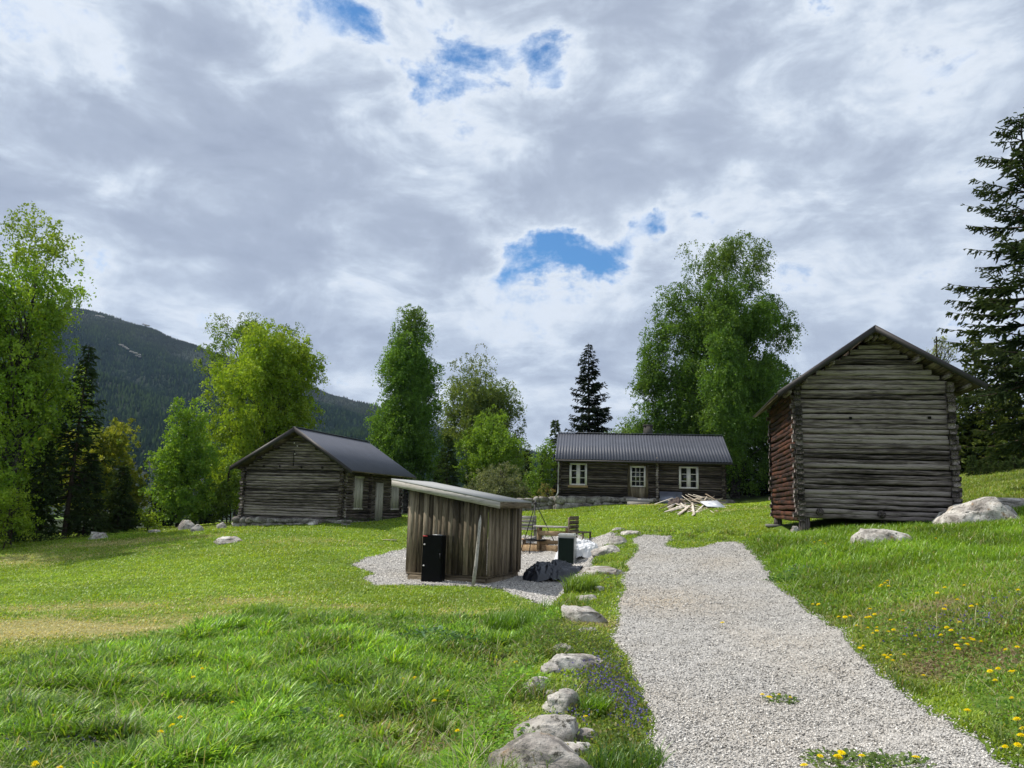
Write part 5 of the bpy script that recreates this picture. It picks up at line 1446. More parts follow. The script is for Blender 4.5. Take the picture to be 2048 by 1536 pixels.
# ---------------------------------------------------------------- scrap timber heap and panels by the cabin
hc = hit(1385, 1022, ymax=60)
Yh = 37.3
Yn = hit(1385, 1031, ymax=60)[1]
def hp(px, py, dy=0.0): return at(px, py, Yh+(Yn-Yh)*min(max((py-1002)/28, 0), 1)+dy*.5)
ang_list = []
PL = [((1310, 1008), (1345, 996), .02), ((1318, 1018), (1362, 1000), -.1), ((1330, 1024), (1372, 1008), -.2), ((1340, 1022), (1378, 1011), -.4), ((1362, 1027), (1384, 1009), -.6), ((1385, 1031), (1408, 1010), -.6), ((1388, 1030), (1384, 1006), -.7), ((1392, 1026), (1428, 1013), -.5),
      ((1372, 990), (1408, 1010), -.1), ((1376, 988), (1418, 1004), .0), ((1386, 989), (1440, 1003), .2), ((1392, 993), (1448, 1001), .5), ((1365, 992), (1392, 1012), -.2), ((1350, 1002), (1400, 1009), .1), ((1360, 998), (1420, 1008), .3), ((1345, 1006), (1396, 1000), .4),
      ((1422, 1016), (1436, 1028), -.5), ((1414, 1016), (1428, 1029), -.6), ((1400, 1022), (1436, 1018), -.3), ((1430, 1012), (1452, 1020), .0), ((1440, 1010), (1462, 1016), .3), ((1366, 1012), (1398, 1022), -.3), ((1356, 1000), (1372, 1016), -.1), ((1380, 1000), (1430, 1010), -.2),
      ((1336, 1000), (1362, 1011), .0), ((1334, 999), (1346, 1002), -.3), ((1340, 1010), (1366, 1002), .2), ((1368, 996), (1404, 1001), .4), ((1398, 1004), (1444, 1012), .1), ((1352, 1014), (1390, 1016), -.1)]
for _ in range(30):
    cx_ = rk.uniform(1345, 1440); cy_ = rk.uniform(996, 1022); an_ = rk.choice([-.5, .5, .25, -.2, .9, -.9])+rk.normal(0, .2); ln_ = rk.uniform(8, 24)
    PL.append(((cx_-ln_*math.cos(an_), cy_-ln_*math.sin(an_)*.55), (cx_+ln_*math.cos(an_), cy_+ln_*math.sin(an_)*.55), rk.uniform(-.4, .4)))
for i, (a, b, dy) in enumerate(PL):
    p = hp(*a, dy); q = hp(*b, dy+rk.uniform(-.3, .3))
    for v_ in (p, q): v_[2] = max(v_[2], float(H(v_[0], v_[1]))+.03)
    mid = (p+q)/2; L = np.linalg.norm(q-p)/2
    o = MB().beam((-L, 0, 0), (L, 0, 0), rk.uniform(.055, .12), .02, float(np.clip(rk.normal(.6, .28), 0, 1.1))).build('scrap_board', M['scrap'])
    d_ = Vector(tuple(q-p)).normalized()
    side_ = d_.cross(Vector((rk.normal(0, .4), rk.normal(0, .4), 1))).normalized(); up_ = side_.cross(d_)
    Mx = Matrix((( d_[0], -side_[0], up_[0], mid[0]), (d_[1], -side_[1], up_[1], mid[1]), (d_[2], -side_[2], up_[2], mid[2]), (0, 0, 0, 1)))
    o.matrix_world = Mx
    my_ = (a[1]+b[1])/2; mx_ = (a[0]+b[0])/2
    part_ = ('low at the front left of' if mx_ < 1378 else 'sticking out of the front foot of' if mx_ < 1412 else 'low at the right end of') if my_ > 1009 else ('lying on the upper left of' if mx_ < 1372 else 'on the top middle of' if mx_ < 1405 else 'on the upper right of')
    tag(o, 'torn off board '+part_+' the scrap heap by the cabin', 'board', 'boards '+part_+' the scrap heap')
def panel(name, label, cat, pts, th, mat_, group=None):
    V = np.array(pts, float); c = V.mean(0); V = V-c
    n = np.cross(V[1]-V[0], V[2]-V[0]); n /= np.linalg.norm(n)
    o = MB().add(list(V)+[v_-n*th for v_ in V], [(0, 1, 2, 3), (7, 6, 5, 4), (0, 4, 5, 1), (1, 5, 6, 2), (2, 6, 7, 3), (3, 7, 4, 0)], .5).build(name, mat_, None, loc=tuple(c))
    return tag(o, label, cat, group)
M['plaster'] = flat('white_board_panel', (.62, .64, .68), .6, .3, 0, .08, 4)
M['metalsheet'] = flat('grey_blue_sheet', (.19, .20, .25), .35, .5, .4, .35, 2.2)
panel('white_panel', 'white flat panel lying across the right side of the scrap heap', 'panel', [hp(1400, 1007, .1)+[0, 0, .1], hp(1414, 1018, -1.2)+[0, 0, .12], hp(1452, 1017, -1.0)+[0, 0, .05], hp(1434, 1006, .2)+[0, 0, .12]], .03, M['plaster'])
la = FM.uz(1320, 1009, -.45); lb = FM.uz(1364, 984, -.2); lc = FM.uz(1366, 1009, -.45)
panel('metal_sheet', 'grey blue metal sheet leaning on the cabin wall left of the scrap heap', 'sheet', [FM.w(la[0], -.5, la[1]-.03), FM.w(lc[0], -.5, lc[1]-.03), FM.w(lb[0], -.22, lb[1]), FM.w(la[0], -.22, lb[1])], .015, M['metalsheet'])
q = hit(1352, 1014, ymax=60)
crumple('rubbish_bag', 'dark torn rubbish bag at the left side of the scrap heap', 'bag', q[0], q[1]+.1, .7, .6, .34, flat('brown_grey_rag', (.10, .075, .065), .8, .3, 0, .6, 7, .4), 31, .14, n=50)
q = hit(776, 1082); panel('board', 'pale flat board lying on the lawn left of the board shed', 'board', [q+[-.25, 0, .05], q+[.28, -.05, .05], q+[.3, .12, .05], q+[-.2, .18, .05]], .02, M['scrap'])
q = hit(815, 1036); mb = MB()
# log pile end and cart-like scrap at the right corner of the boarded cabin
qq = FC.w(Wc+.9, Dc+.6, 0); gq = float(H(qq[0], qq[1]))
lp = empty('firewood_stack', (qq[0], qq[1], gq), -FC.a, 'small stack of split firewood at the far corner of the boarded cabin', 'firewood')
for r_ in range(5):
    for c_ in range(6):
        x_ = -.5+c_*.2+.1*(r_ % 2); m_ = MB(); m_.tube([(x_, -.25+rk.normal(0, .03), .1+r_*.17), (x_, .25, .1+r_*.17)], rk.uniform(.07, .1), 6, rk.uniform(.2, .9)); m_.build('log', M['fresh_y'] if rk.uniform() > .6 else M['pale_y'], lp)

# ---------------------------------------------------------------- grass, weeds, flowers, loose stones
rg = np.random.default_rng(77)
def ground_z(x, y):
    """height of the ground mesh itself (bilinear in the sheet's own grid)"""
    ix = np.clip(np.searchsorted(gx, x)-1, 0, len(gx)-2); iy = np.clip(np.searchsorted(gy, y)-1, 0, len(gy)-2)
    fx = (x-gx[ix])/(gx[ix+1]-gx[ix]); fy = (y-gy[iy])/(gy[iy+1]-gy[iy])
    return (GZ[iy, ix]*(1-fx)+GZ[iy, ix+1]*fx)*(1-fy)+(GZ[iy+1, ix]*(1-fx)+GZ[iy+1, ix+1]*fx)*fy
def scatter(n, x0, x1, y0, y1, p=2.0):
    """n points whose density thins out with distance as 1/y^p"""
    u_ = rg.uniform(0, 1, n)
    y = (y0**(2-p)+(y1**(2-p)-y0**(2-p))*u_)**(1/(2-p)) if p != 2 else y0*(y1/y0)**u_
    f = np.tan(RAD(36.5))
    x = rg.uniform(-1, 1, n)*(y*f+.8)
    k = (x > x0) & (x < x1)
    return x[k], y[k]
FOOT = [(FB, -.1, Wd+.1, .4, Dp), (FC, -.2, Wc+.2, -.2, Dc), (FM, -.2, Wm+.2, -.3, Dm), (FS, -.1, Ws+.1, -.1, Ds+.1)]
def free(x, y):
    k = ~(on_path(x, y) | on_patio(x, y))
    for F_, a, b, c, d in FOOT:
        q = np.stack([x, y], -1)-F_.O[:2]
        u_ = q@F_.X[:2]; v_ = q@F_.Y[:2]
        k &= ~((u_ > a) & (u_ < b) & (v_ > c) & (v_ < d))
    return k
def blades(name, x, y, h, w, col, bend, label, segs=2, lift=0.0, M_='grass', wind=(.10, -.06)):
    n = len(x); z = ground_z(x, y)-.01+lift
    az = rg.uniform(0, 2*math.pi, n); d = np.stack([np.cos(az), np.sin(az)], 1)
    fa = az+rg.uniform(1.1, 2.0, n); s_ = np.stack([np.cos(fa), np.sin(fa)], 1)*(w/2)[:, None]
    bd = h*bend
    dx = d*bd[:, None]+np.array(wind)*(h*.5)[:, None]
    B = np.stack([x, y], 1)
    def lvl(t): return np.concatenate([B+dx*(t**1.9), (z+h*(t-.28*bend*t**2.4))[:, None]], 1)
    Pts = []
    ts = [0, .55] if segs == 2 else [0, .4, .75]
    wd = [1, .8] if segs == 2 else [.8, 1, .65]
    for t, q in zip(ts, wd):
        c = lvl(t); Pts += [c-np.pad(s_*q, ((0, 0), (0, 1))), c+np.pad(s_*q, ((0, 0), (0, 1)))]
    Pts.append(lvl(1.0))
    V = np.stack(Pts, 1); k = V.shape[1]; b0 = np.arange(n)[:, None]*k
    Fq = [b0+np.array([[2*i, 2*i+1, 2*i+3, 2*i+2]]) for i in range(len(ts)-1)]
    Ft = b0+np.array([[k-3, k-2, k-1]])
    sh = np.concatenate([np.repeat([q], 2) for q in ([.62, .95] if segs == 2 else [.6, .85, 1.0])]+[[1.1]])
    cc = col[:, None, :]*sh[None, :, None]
    me = np_mesh(name, V.reshape(-1, 3), [np.concatenate(Fq), Ft], cc.reshape(-1, 3))
    return tag(link(name, me, M[M_]), label, 'grass', None, 'stuff')
def pal(n, *cs):
    c = np.array(cs); a = rg.integers(0, len(c), n); b = rg.integers(0, len(c), n); t = rg.uniform(0, 1, (n, 1))
    return (c[a]*t+c[b]*(1-t))*rg.uniform(.75, 1.25, (n, 1))
DRYC = np.array([.62, .54, .25])
# mown lawn
x, y = scatter(620000, -40, 14, 5.2, 40, 1.35)
k = free(x, y) & ~in_tall(x, y) & ~right_bank(x, y); x, y = x[k], y[k]
n = len(x); dr = dryness(x, y)
c = pal(n, (.25, .38, .024), (.31, .43, .032), (.19, .33, .02), (.37, .45, .05))
cl = fbm(x, y, .55, 71, 4)[:, None]; c = c*(1+.9*(cl-.5))+np.array([.06, .035, .0])*(fbm(x, y, .25, 72, 3)[:, None]-.45)*1.5
k = rg.uniform(0, 1, n) < dr*1.05; c[k] = DRYC*rg.uniform(.6, 1.2, (k.sum(), 1)); c = np.clip(c, .01, 1)
h = rg.uniform(.025, .06, n)*(.7+.8*fbm(x, y, 2.2, 73, 3))*(1-.35*dr)*(1+.012*y)
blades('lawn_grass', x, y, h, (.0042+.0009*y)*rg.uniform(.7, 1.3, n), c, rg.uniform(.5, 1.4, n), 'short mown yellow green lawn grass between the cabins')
# cut hay lying on the dry strips
x, y = scatter(130000, -14, 1, 5.5, 26, 1.4); dr = dryness(x, y)
k = free(x, y) & (rg.uniform(0, 1, len(x)) < dr*.9-.1) & ~in_tall(x, y); x, y = x[k], y[k]; n = len(x)
blades('hay', x, y, rg.uniform(.01, .03, n), (.004+.0006*y)*np.ones(n), pal(n, (.55, .46, .24), (.42, .33, .17), (.62, .55, .33)), rg.uniform(2, 6, n), 'straw coloured cut hay lying on the mown meadow')
# tall foreground meadow, left
x, y = scatter(480000, -12, 2.5, 3.6, 12.5, 1.7)
k = in_tall(x, y) & free(x, y); x, y = x[k], y[k]
hf = fbm(x, y, .7, 81, 4); thin = np.zeros(len(x))
for (a, b, r_) in [(860, 1500, .55), (760, 1460, .4), (940, 1440, .4), (1010, 1330, .5), (880, 1375, .3)]:
    q = hit(a, b); thin = np.maximum(thin, np.exp(-((x-q[0])**2+(y-q[1])**2)/r_**2))
k = rg.uniform(0, 1, len(x)) > thin*.82; x, y, hf, thin = x[k], y[k], hf[k], thin[k]; n = len(x)
tus = sstep(.5, .68, fbm(x, y, 2.4, 83, 3))
h = (.07+.13*hf+.10*tus)*rg.uniform(.5, 1.25, n)*(1-.45*thin)*(1-.45*sstep(-.9, .6, x)*sstep(5, 6, y)*(1-sstep(9, 10, y)))
edge_d = np.interp(y, _ey, _ex)-x; h *= np.clip(.55+edge_d*.5, .55, 1)
c = pal(n, (.14, .29, .014), (.20, .37, .02), (.075, .18, .014), (.34, .48, .045), (.14, .26, .04))*rg.uniform(.65, 1.5, (n, 1))
cl = fbm(x, y, 1.3, 85, 4)[:, None]; c = c*(1+1.3*(cl-.5))+thin[:, None]*np.array([.10, .07, .01])*rg.uniform(0, 1, (n, 1))
k = rg.uniform(0, 1, n) < .035+.25*thin; c[k] = np.array([.42, .36, .20])*rg.uniform(.6, 1.1, (k.sum(), 1))
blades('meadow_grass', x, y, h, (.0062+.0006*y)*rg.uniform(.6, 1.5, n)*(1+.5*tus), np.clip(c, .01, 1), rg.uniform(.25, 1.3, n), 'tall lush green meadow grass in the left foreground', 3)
# right bank
x, y = scatter(520000, 2.4, 18, 4.0, 21, 1.5)
k = right_bank(x, y) & free(x, y); x, y = x[k], y[k]
soil_ = np.zeros(len(x))
for (a, b, r_) in [(1885, 1215, .35), (1905, 1300, .32), (2010, 1310, .42), (1860, 1330, .3), (1830, 1260, .35), (1960, 1245, .3), (1990, 1400, .3), (1770, 1230, .3)]:
    q = hit(a, b); soil_ = np.maximum(soil_, np.exp(-((x-q[0])**2+(y-q[1])**2)/r_**2))
k = rg.uniform(0, 1, len(x)) > soil_*.93; x, y, soil_ = x[k], y[k], soil_[k]; n = len(x)
lush = sstep(9.5, 13, y); ed = sstep(0, .7, x-np.interp(y, [0, 4.8, 7, 10, 13.5, 20, 24], [3.2, 3.2, 3.9, 4.0, 4.6, 5.8, 7.0]))
h = (.05+.10*fbm(x, y, .9, 91, 4)+.10*lush*ed)*rg.uniform(.5, 1.3, n)*(.5+.5*ed)*(1-.5*soil_)
c = pal(n, (.17, .31, .02), (.22, .37, .026), (.12, .24, .018), (.27, .38, .06))
c = c*(1+1.2*(fbm(x, y, .9, 93, 4)[:, None]-.5))+np.array([.05, .01, .0])*(1-lush[:, None])*rg.uniform(0, 1, (n, 1))
k = rg.uniform(0, 1, n) < (.10*(1-lush)+.03+.35*soil_); c[k] = np.array([.44, .36, .20])*rg.uniform(.6, 1.15, (k.sum(), 1))
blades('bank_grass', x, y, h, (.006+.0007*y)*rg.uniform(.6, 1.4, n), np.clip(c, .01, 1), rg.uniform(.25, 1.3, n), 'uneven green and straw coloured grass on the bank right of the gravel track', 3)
# dead straw over the bare spots of the bank
x = []; y = []
for (a, b, r_) in [(1885, 1215, .4), (1905, 1300, .4), (2010, 1310, .5), (1860, 1330, .35), (1830, 1260, .35), (1800, 1225, .4), (1960, 1245, .4), (850, 1490, .4), (760, 1470, .3), (1190, 1250, .35)]:
    q = hit(a, b); m = int(2600*r_); x.append(q[0]+rg.normal(0, r_*.6, m)); y.append(q[1]+rg.normal(0, r_*.5, m))
x = np.concatenate(x); y = np.concatenate(y); k = free(x, y); x, y = x[k], y[k]; n = len(x)
blades('straw', x, y, rg.uniform(.02, .06, n), .0075*rg.uniform(.6, 1.3, n), pal(n, (.50, .42, .25), (.36, .28, .16), (.60, .54, .36), (.20, .15, .09)), rg.uniform(1, 3.5, n), 'dead straw matted over the bare earth spots', 3)
# long dead stems standing above the grass
x, y = scatter(9000, -10, 12, 4.0, 14, 1.6); k = (in_tall(x, y) | right_bank(x, y)) & free(x, y) & (fbm(x, y, 1.2, 15, 3) > .52); x, y = x[k], y[k]; n = len(x)
blades('dead_stems', x, y, rg.uniform(.18, .38, n), .005*rg.uniform(.8, 1.3, n), pal(n, (.52, .46, .28), (.40, .36, .20), (.45, .48, .22)), rg.uniform(.4, 1.6, n), 'long pale dead stems standing above the tall grass', 3)
# fringe along the gravel edges and between the kerb stones
x, y = scatter(330000, -2, 9, 4.0, 26, 1.3)
near_e = np.abs(x-np.interp(y, _ey, _ex)-.25) < .65
k = free(x, y) & (near_e | (~right_bank(x, y) & ~in_tall(x, y) & (x > np.interp(y, _ey, _ex)-.4) & (x < 7)))
k &= fbm(x, y, 2.2, 61, 3) > .40
x, y = x[k], y[k]; n = len(x); tus = sstep(.55, .7, fbm(x, y, 2.8, 63, 3))
c = pal(n, (.12, .22, .02), (.18, .28, .03), (.24, .29, .07), (.08, .17, .018))
k = rg.uniform(0, 1, n) < .10; c[k] = np.array([.44, .36, .20])*rg.uniform(.6, 1.1, (k.sum(), 1))
blades('verge_grass', x, y, (.035+.13*tus)*rg.uniform(.5, 1.3, n), (.004+.0006*y)*rg.uniform(.6, 1.4, n), c, rg.uniform(.3, 1.3, n), 'thin grass growing among the kerb stones along the track', 3)
# rough grass on the slope behind the storehouse
x = rg.uniform(8, 30, 150000); y = rg.uniform(20, 37, 150000); k = free(x, y) & (np.abs(x) < y*.74+1) & (x/y > .50); x, y = x[k], y[k]; n = len(x)
c = pal(n, (.20, .30, .03), (.27, .34, .05), (.14, .24, .02), (.36, .34, .12))*(1+1.0*(fbm(x, y, .8, 19, 4)[:, None]-.5))
blades('slope_grass', x, y, rg.uniform(.05, .16, n), .02*rg.uniform(.6, 1.3, n), np.clip(c, .01, 1), rg.uniform(.3, 1.3, n), 'rough pale green grass on the slope right of the storehouse')
# broad little leaves (clover, yarrow) mixed into the tall grass
x, y = scatter(110000, -12, 14, 3.8, 14, 1.7); k = (in_tall(x, y) | right_bank(x, y)) & free(x, y) & (fbm(x, y, 1.6, 25, 3) > .47); x, y = x[k], y[k]; n = len(x)
P = np.stack([x, y, ground_z(x, y)+rg.uniform(.02, .13, n)], 1)
tag(link('clover', leaf_mesh('clover', P, rg.uniform(.012, .026, n)*(.8+.05*y), pal(n, (.11, .22, .035), (.16, .28, .05), (.08, .16, .03), (.22, .30, .10)), rg, 0, 1.3), M['leaf']), 'small broad leaves mixed into the tall grass', 'plants', None, 'stuff')
# stiff tufts
def tuft(px, py, r_, hh, n_, cols, label, cat='grass tuft'):
    q = hit(px, py); a = rg.uniform(0, 6.28, n_); rr = r_*np.sqrt(rg.uniform(0, 1, n_))*.5
    x = q[0]+rr*np.cos(a); y = q[1]+rr*np.sin(a)
    o = blades('grass_tuft', x, y, hh*rg.uniform(.5, 1.15, n_), (.005+.0004*q[1])*rg.uniform(.7, 1.3, n_), pal(n_, *cols), rg.uniform(.2, .9, n_), label, 3)
    del o['kind']; o['category'] = cat; return o
GR = [(.13, .26, .018), (.18, .33, .024), (.09, .20, .018)]
tuft(1030, 1262, .9, .34, 1100, GR, 'tall bright grass tuft at the edge of the mown lawn left of the kerb stones')
tuft(1160, 1180, .5, .30, 500, [(.17, .28, .03), (.22, .33, .05)], 'pale upright grass tuft in front of the black tarpaulin')
tuft(1188, 1430, .22, .20, 240, GR, 'small spiky grass tuft behind the nearest kerb rocks')
tuft(1250, 1530, .5, .16, 420, [(.07, .16, .02), (.11, .20, .03)], 'low dark sedge tuft on the left edge of the gravel track at the bottom')
tuft(740, 1440, .35, .26, 300, [(.16, .27, .02), (.20, .30, .03)], 'light green grass tuft near the bare patch in the left meadow')
tuft(878, 1480, .12, .26, 90, [(.14, .25, .02)], 'fan shaped grass tuft standing in the bare earth patch')
tuft(530, 1240, .7, .26, 500, GR, 'grass tuft on the border between tall meadow and mown strip')

# broad leaved weeds: rosettes of curved leaves
def rosette(name, px, py, r_, n_, size, cols, label, cat, hgt=.12, loc=None, narrow=.45):
    q = hit(px, py) if loc is None else loc
    a = rg.uniform(0, 6.28, n_); rr = r_*np.sqrt(rg.uniform(0, 1, n_))
    bx = rr*np.cos(a); by = rr*np.sin(a)
    bz = ground_z(q[0]+bx, q[1]+by)-q[2]+rg.uniform(0, 1, n_)*hgt*(1-.5*rr/r_)
    L = size*rg.uniform(.6, 1.2, n_); az = a+rg.normal(0, .9, n_); el = rg.uniform(.1, .9, n_)
    d = np.stack([np.cos(az)*np.cos(el), np.sin(az)*np.cos(el), np.sin(el)], 1); s_ = np.stack([-np.sin(az), np.cos(az), rg.normal(0, .2, n_)], 1)*(L*narrow*.5)[:, None]
    P = np.stack([bx, by, bz], 1); mid = P+d*(L*.5)[:, None]; tip = P+d*(L*.85)[:, None]; tip[:, 2] -= L*.25
    V = np.stack([P, mid-s_-[0, 0, .0], tip, mid+s_, mid+np.array([0, 0, -.006])], 1)
    b0 = np.arange(n_)[:, None]*5
    F = np.concatenate([b0+[[0, 1, 4]], b0+[[1, 2, 4]], b0+[[2, 3, 4]], b0+[[3, 0, 4]]])
    o = link(name, np_mesh(name, V.reshape(-1, 3), F, np.repeat(pal(n_, *cols), 5, 0)), M['leaf'], None, tuple(q))
    return tag(o, label, cat, None, 'stuff' if r_ >= .29 else None)
DG = [(.045, .11, .022), (.07, .15, .03), (.035, .085, .02)]
rosette('dock_plant', 860, 1290, .45, 260, .13, DG+[(.16, .26, .14)], 'dark broad leaved weed patch in the middle of the tall meadow', 'weed', .22)
rosette('dock_plant', 925, 1300, .35, 160, .12, DG, 'second dark weed patch just right of the biggest one in the meadow', 'weed', .18)
rosette('dock_plant', 700, 1290, .3, 110, .11, DG, 'small dark weed patch left of the biggest one in the meadow', 'weed', .15)
rosette('nettle_patch', 1140, 1300, .48, 900, .055, [(.05, .09, .022), (.08, .13, .03), (.12, .12, .05)], 'dark low bushy plant between the rounded rock and the flat kerb stone', 'plant', .26)
rosette('nettle_patch', 1110, 1270, .3, 350, .05, [(.07, .11, .03), (.11, .13, .05)], 'dry looking leafy plant left of the halfway kerb rock', 'plant', .25)
rosette('nettle_patch', 1000, 1400, .42, 520, .07, GR, 'leafy green plants crowding the left side of the kerb rocks', 'plant', .22)
rosette('nettle_patch', 965, 1490, .40, 420, .075, GR, 'leafy green plants left of the nearest kerb rock at the bottom', 'plant', .22)
rosette('dock_plant', 640, 1400, .4, 220, .10, DG+[(.18, .28, .16)], 'grey green leafy weeds in the lower middle of the meadow', 'weed', .16)
rosette('dock_plant', 600, 1460, .35, 200, .09, DG, 'dark leafy weeds near the bottom left of the bare patch', 'weed', .15)
rosette('dock_plant', 130, 1440, .3, 120, .10, DG, 'dark leafy weeds near the left bottom corner', 'weed', .14)
rosette('thistle', 1600, 1150, .35, 160, .10, [(.07, .14, .06), (.10, .17, .08)], 'bluish green weeds on the bank just below the storehouse', 'weed', .2)
rosette('thistle', 1620, 1120, .3, 130, .10, [(.07, .14, .06), (.05, .11, .04)], 'dark weeds directly above the bluish ones on the bank', 'weed', .2)
rosette('dock_plant', 1560, 1165, .25, 120, .09, DG, 'dark weed at the right edge of the upper track', 'weed', .1)
rosette('dock_plant', 1700, 1068, .5, 150, .10, DG, 'leafy weeds in the shade under the storehouse gable', 'weed', .2)
rosette('dock_plant', 1870, 1058, .5, 150, .10, DG, 'leafy weeds beside the right corner post of the storehouse', 'weed', .25)
rosette('meadow_plant', 85, 1095, 1.6, 500, .12, [(.13, .20, .04), (.18, .24, .06)], 'strip of pale tall weeds at the far left edge of the meadow', 'weed', .5)
rosette('meadow_plant', 250, 1078, .8, 300, .10, GR, 'green weed hump right of the pale lichen covered rock', 'weed', .4)
rosette('meadow_plant', 680, 1048, .7, 260, .09, DG, 'dark weeds at the corner of the boarded log cabin', 'weed', .35)
rosette('meadow_plant', 770, 1046, 1.6, 420, .09, DG, 'dark green plants along the foot of the cabin door wall', 'weed', .25)

# dandelions
def dandelion_proto():
    r = empty('dandelion', (0, 0, 0), 0)
    mb = MB(); mb.tube([(0, 0, 0), (.004, .003, .06), (0, 0, .115)], [.0028, .0022, .0022], 5, (.20, .26, .08)); mb.build('stem', M['leaf'], r)
    V = [(0, 0, .122)]; F = []
    for ring, (nr, rad, z_) in enumerate([(10, .010, .125), (12, .019, .121), (14, .026, .114)]):
        for j in range(nr):
            a = 2*math.pi*j/nr+ring*.3; c_ = np.array([math.cos(a), math.sin(a)]); s_ = np.array([-c_[1], c_[0]])*.0036
            b = len(V); p = c_*rad
            V += [(c_[0]*.002, c_[1]*.002, .113), (p[0]*.7+s_[0], p[1]*.7+s_[1], z_), (p[0], p[1], z_-.002), (p[0]*.7-s_[0], p[1]*.7-s_[1], z_)]
            F.append((b, b+1, b+2, b+3))
    MB().add(V, F, (.90, .72, .015)).build('flower_head', M['petal'], r)
    return r
def petal_fn(t):
    c = attr(t)
    d = t.n('ShaderNodeBsdfDiffuse', inp={0: c}); tr = t.n('ShaderNodeBsdfTranslucent', inp={0: c})
    return t.n('ShaderNodeMixShader', inp={0: .3, 1: d.outputs[0], 2: tr.outputs[0]}).outputs[0]
M['petal'] = mat('petal', petal_fn)
dp = dandelion_proto(); first = True
ZR = [(715,470),(770,468),(893,558),(920,552),(945,563),(1000,612),(1045,632),(1045,570),(1070,563),(1107,545),(1107,628),(1092,665),(1125,645),(1183,655),(1230,645),(1215,580),(1283,525),(1073,513),(1007,747),(1028,742),(1050,732),(1155,772),(1197,785),(1212,795),(1225,770),(1285,765),(1353,674),(1403,890),(1557,380),(1507,402),(1686,370),(1545,483),(1530,517),(1627,438),(1720,492),(1733,470),(2015,378),(1650,592),(1545,663),(1570,632),(1597,637),(1655,672),(1690,670),(1715,675),(1730,668),(1665,706),(1617,705),(1617,732),(1782,680),(1955,735),(2002,718),(1852,852),(1887,848),(1965,860),(2028,868),(1868,915),(1690,1128),(1983,1060),(2027,1177),(2045,1240),(2035,1305),(1940,1362),(2000,1362),(1135,350),(1160,345),(1190,350),(1175,338),(1195,325),(725,68),(765,58),(792,78),(1480,42)]
ZL_ = [(860,637),(915,640),(958,632),(925,662),(1363,562),(1370,588),(1323,640),(1237,900),(1222,950),(1067,1012),(1597,828),(1670,862),(1695,862),(1830,862),(237,1210),(270,1220),(428,1230),(635,1205),(347,945),(700,705)]
ZM = [(625,922),(1060,655),(1142,637),(1368,753),(1265,840),(1425,1035),(1803,519)]
fl = [(1400+a/3.16, 1060+b/3.16, 'R') for a, b in ZR]+[(a/3.413, 1160+b/3.413, 'L') for a, b in ZL_]+[(500+a/3.413, 1160+b/3.413, 'L') for a, b in ZM]
fl += [(1172, 1430, 'K'), (1447, 1246, 'T')]
fl += [(1400+a/3.16, 1060+b/3.16, 'P') for a, b in [(398, 1045), (432, 1058), (495, 1046), (560, 1060)]]+[(1400+a/3.16, 1060+b/3.16, 'Q') for a, b in [(752, 1432), (868, 1428), (890, 1405), (905, 1412), (1030, 1438), (1365, 1438), (672, 1494), (880, 1440)]]
INFO = {'R': ('yellow dandelion in the grass on the bank right of the track', 'dandelions on the right bank'), 'L': ('yellow dandelion in the tall grass of the left foreground meadow', 'dandelions in the left meadow'),
        'K': ('single yellow dandelion among the kerb rocks', None), 'T': ('lone small yellow flower in the gravel halfway up the track', None),
        'P': ('yellow dandelion on the small plant growing in the middle of the gravel', 'dandelions on the plant in the track'), 'Q': ('yellow dandelion on the plants at the bottom edge of the gravel', 'dandelions at the bottom of the track')}
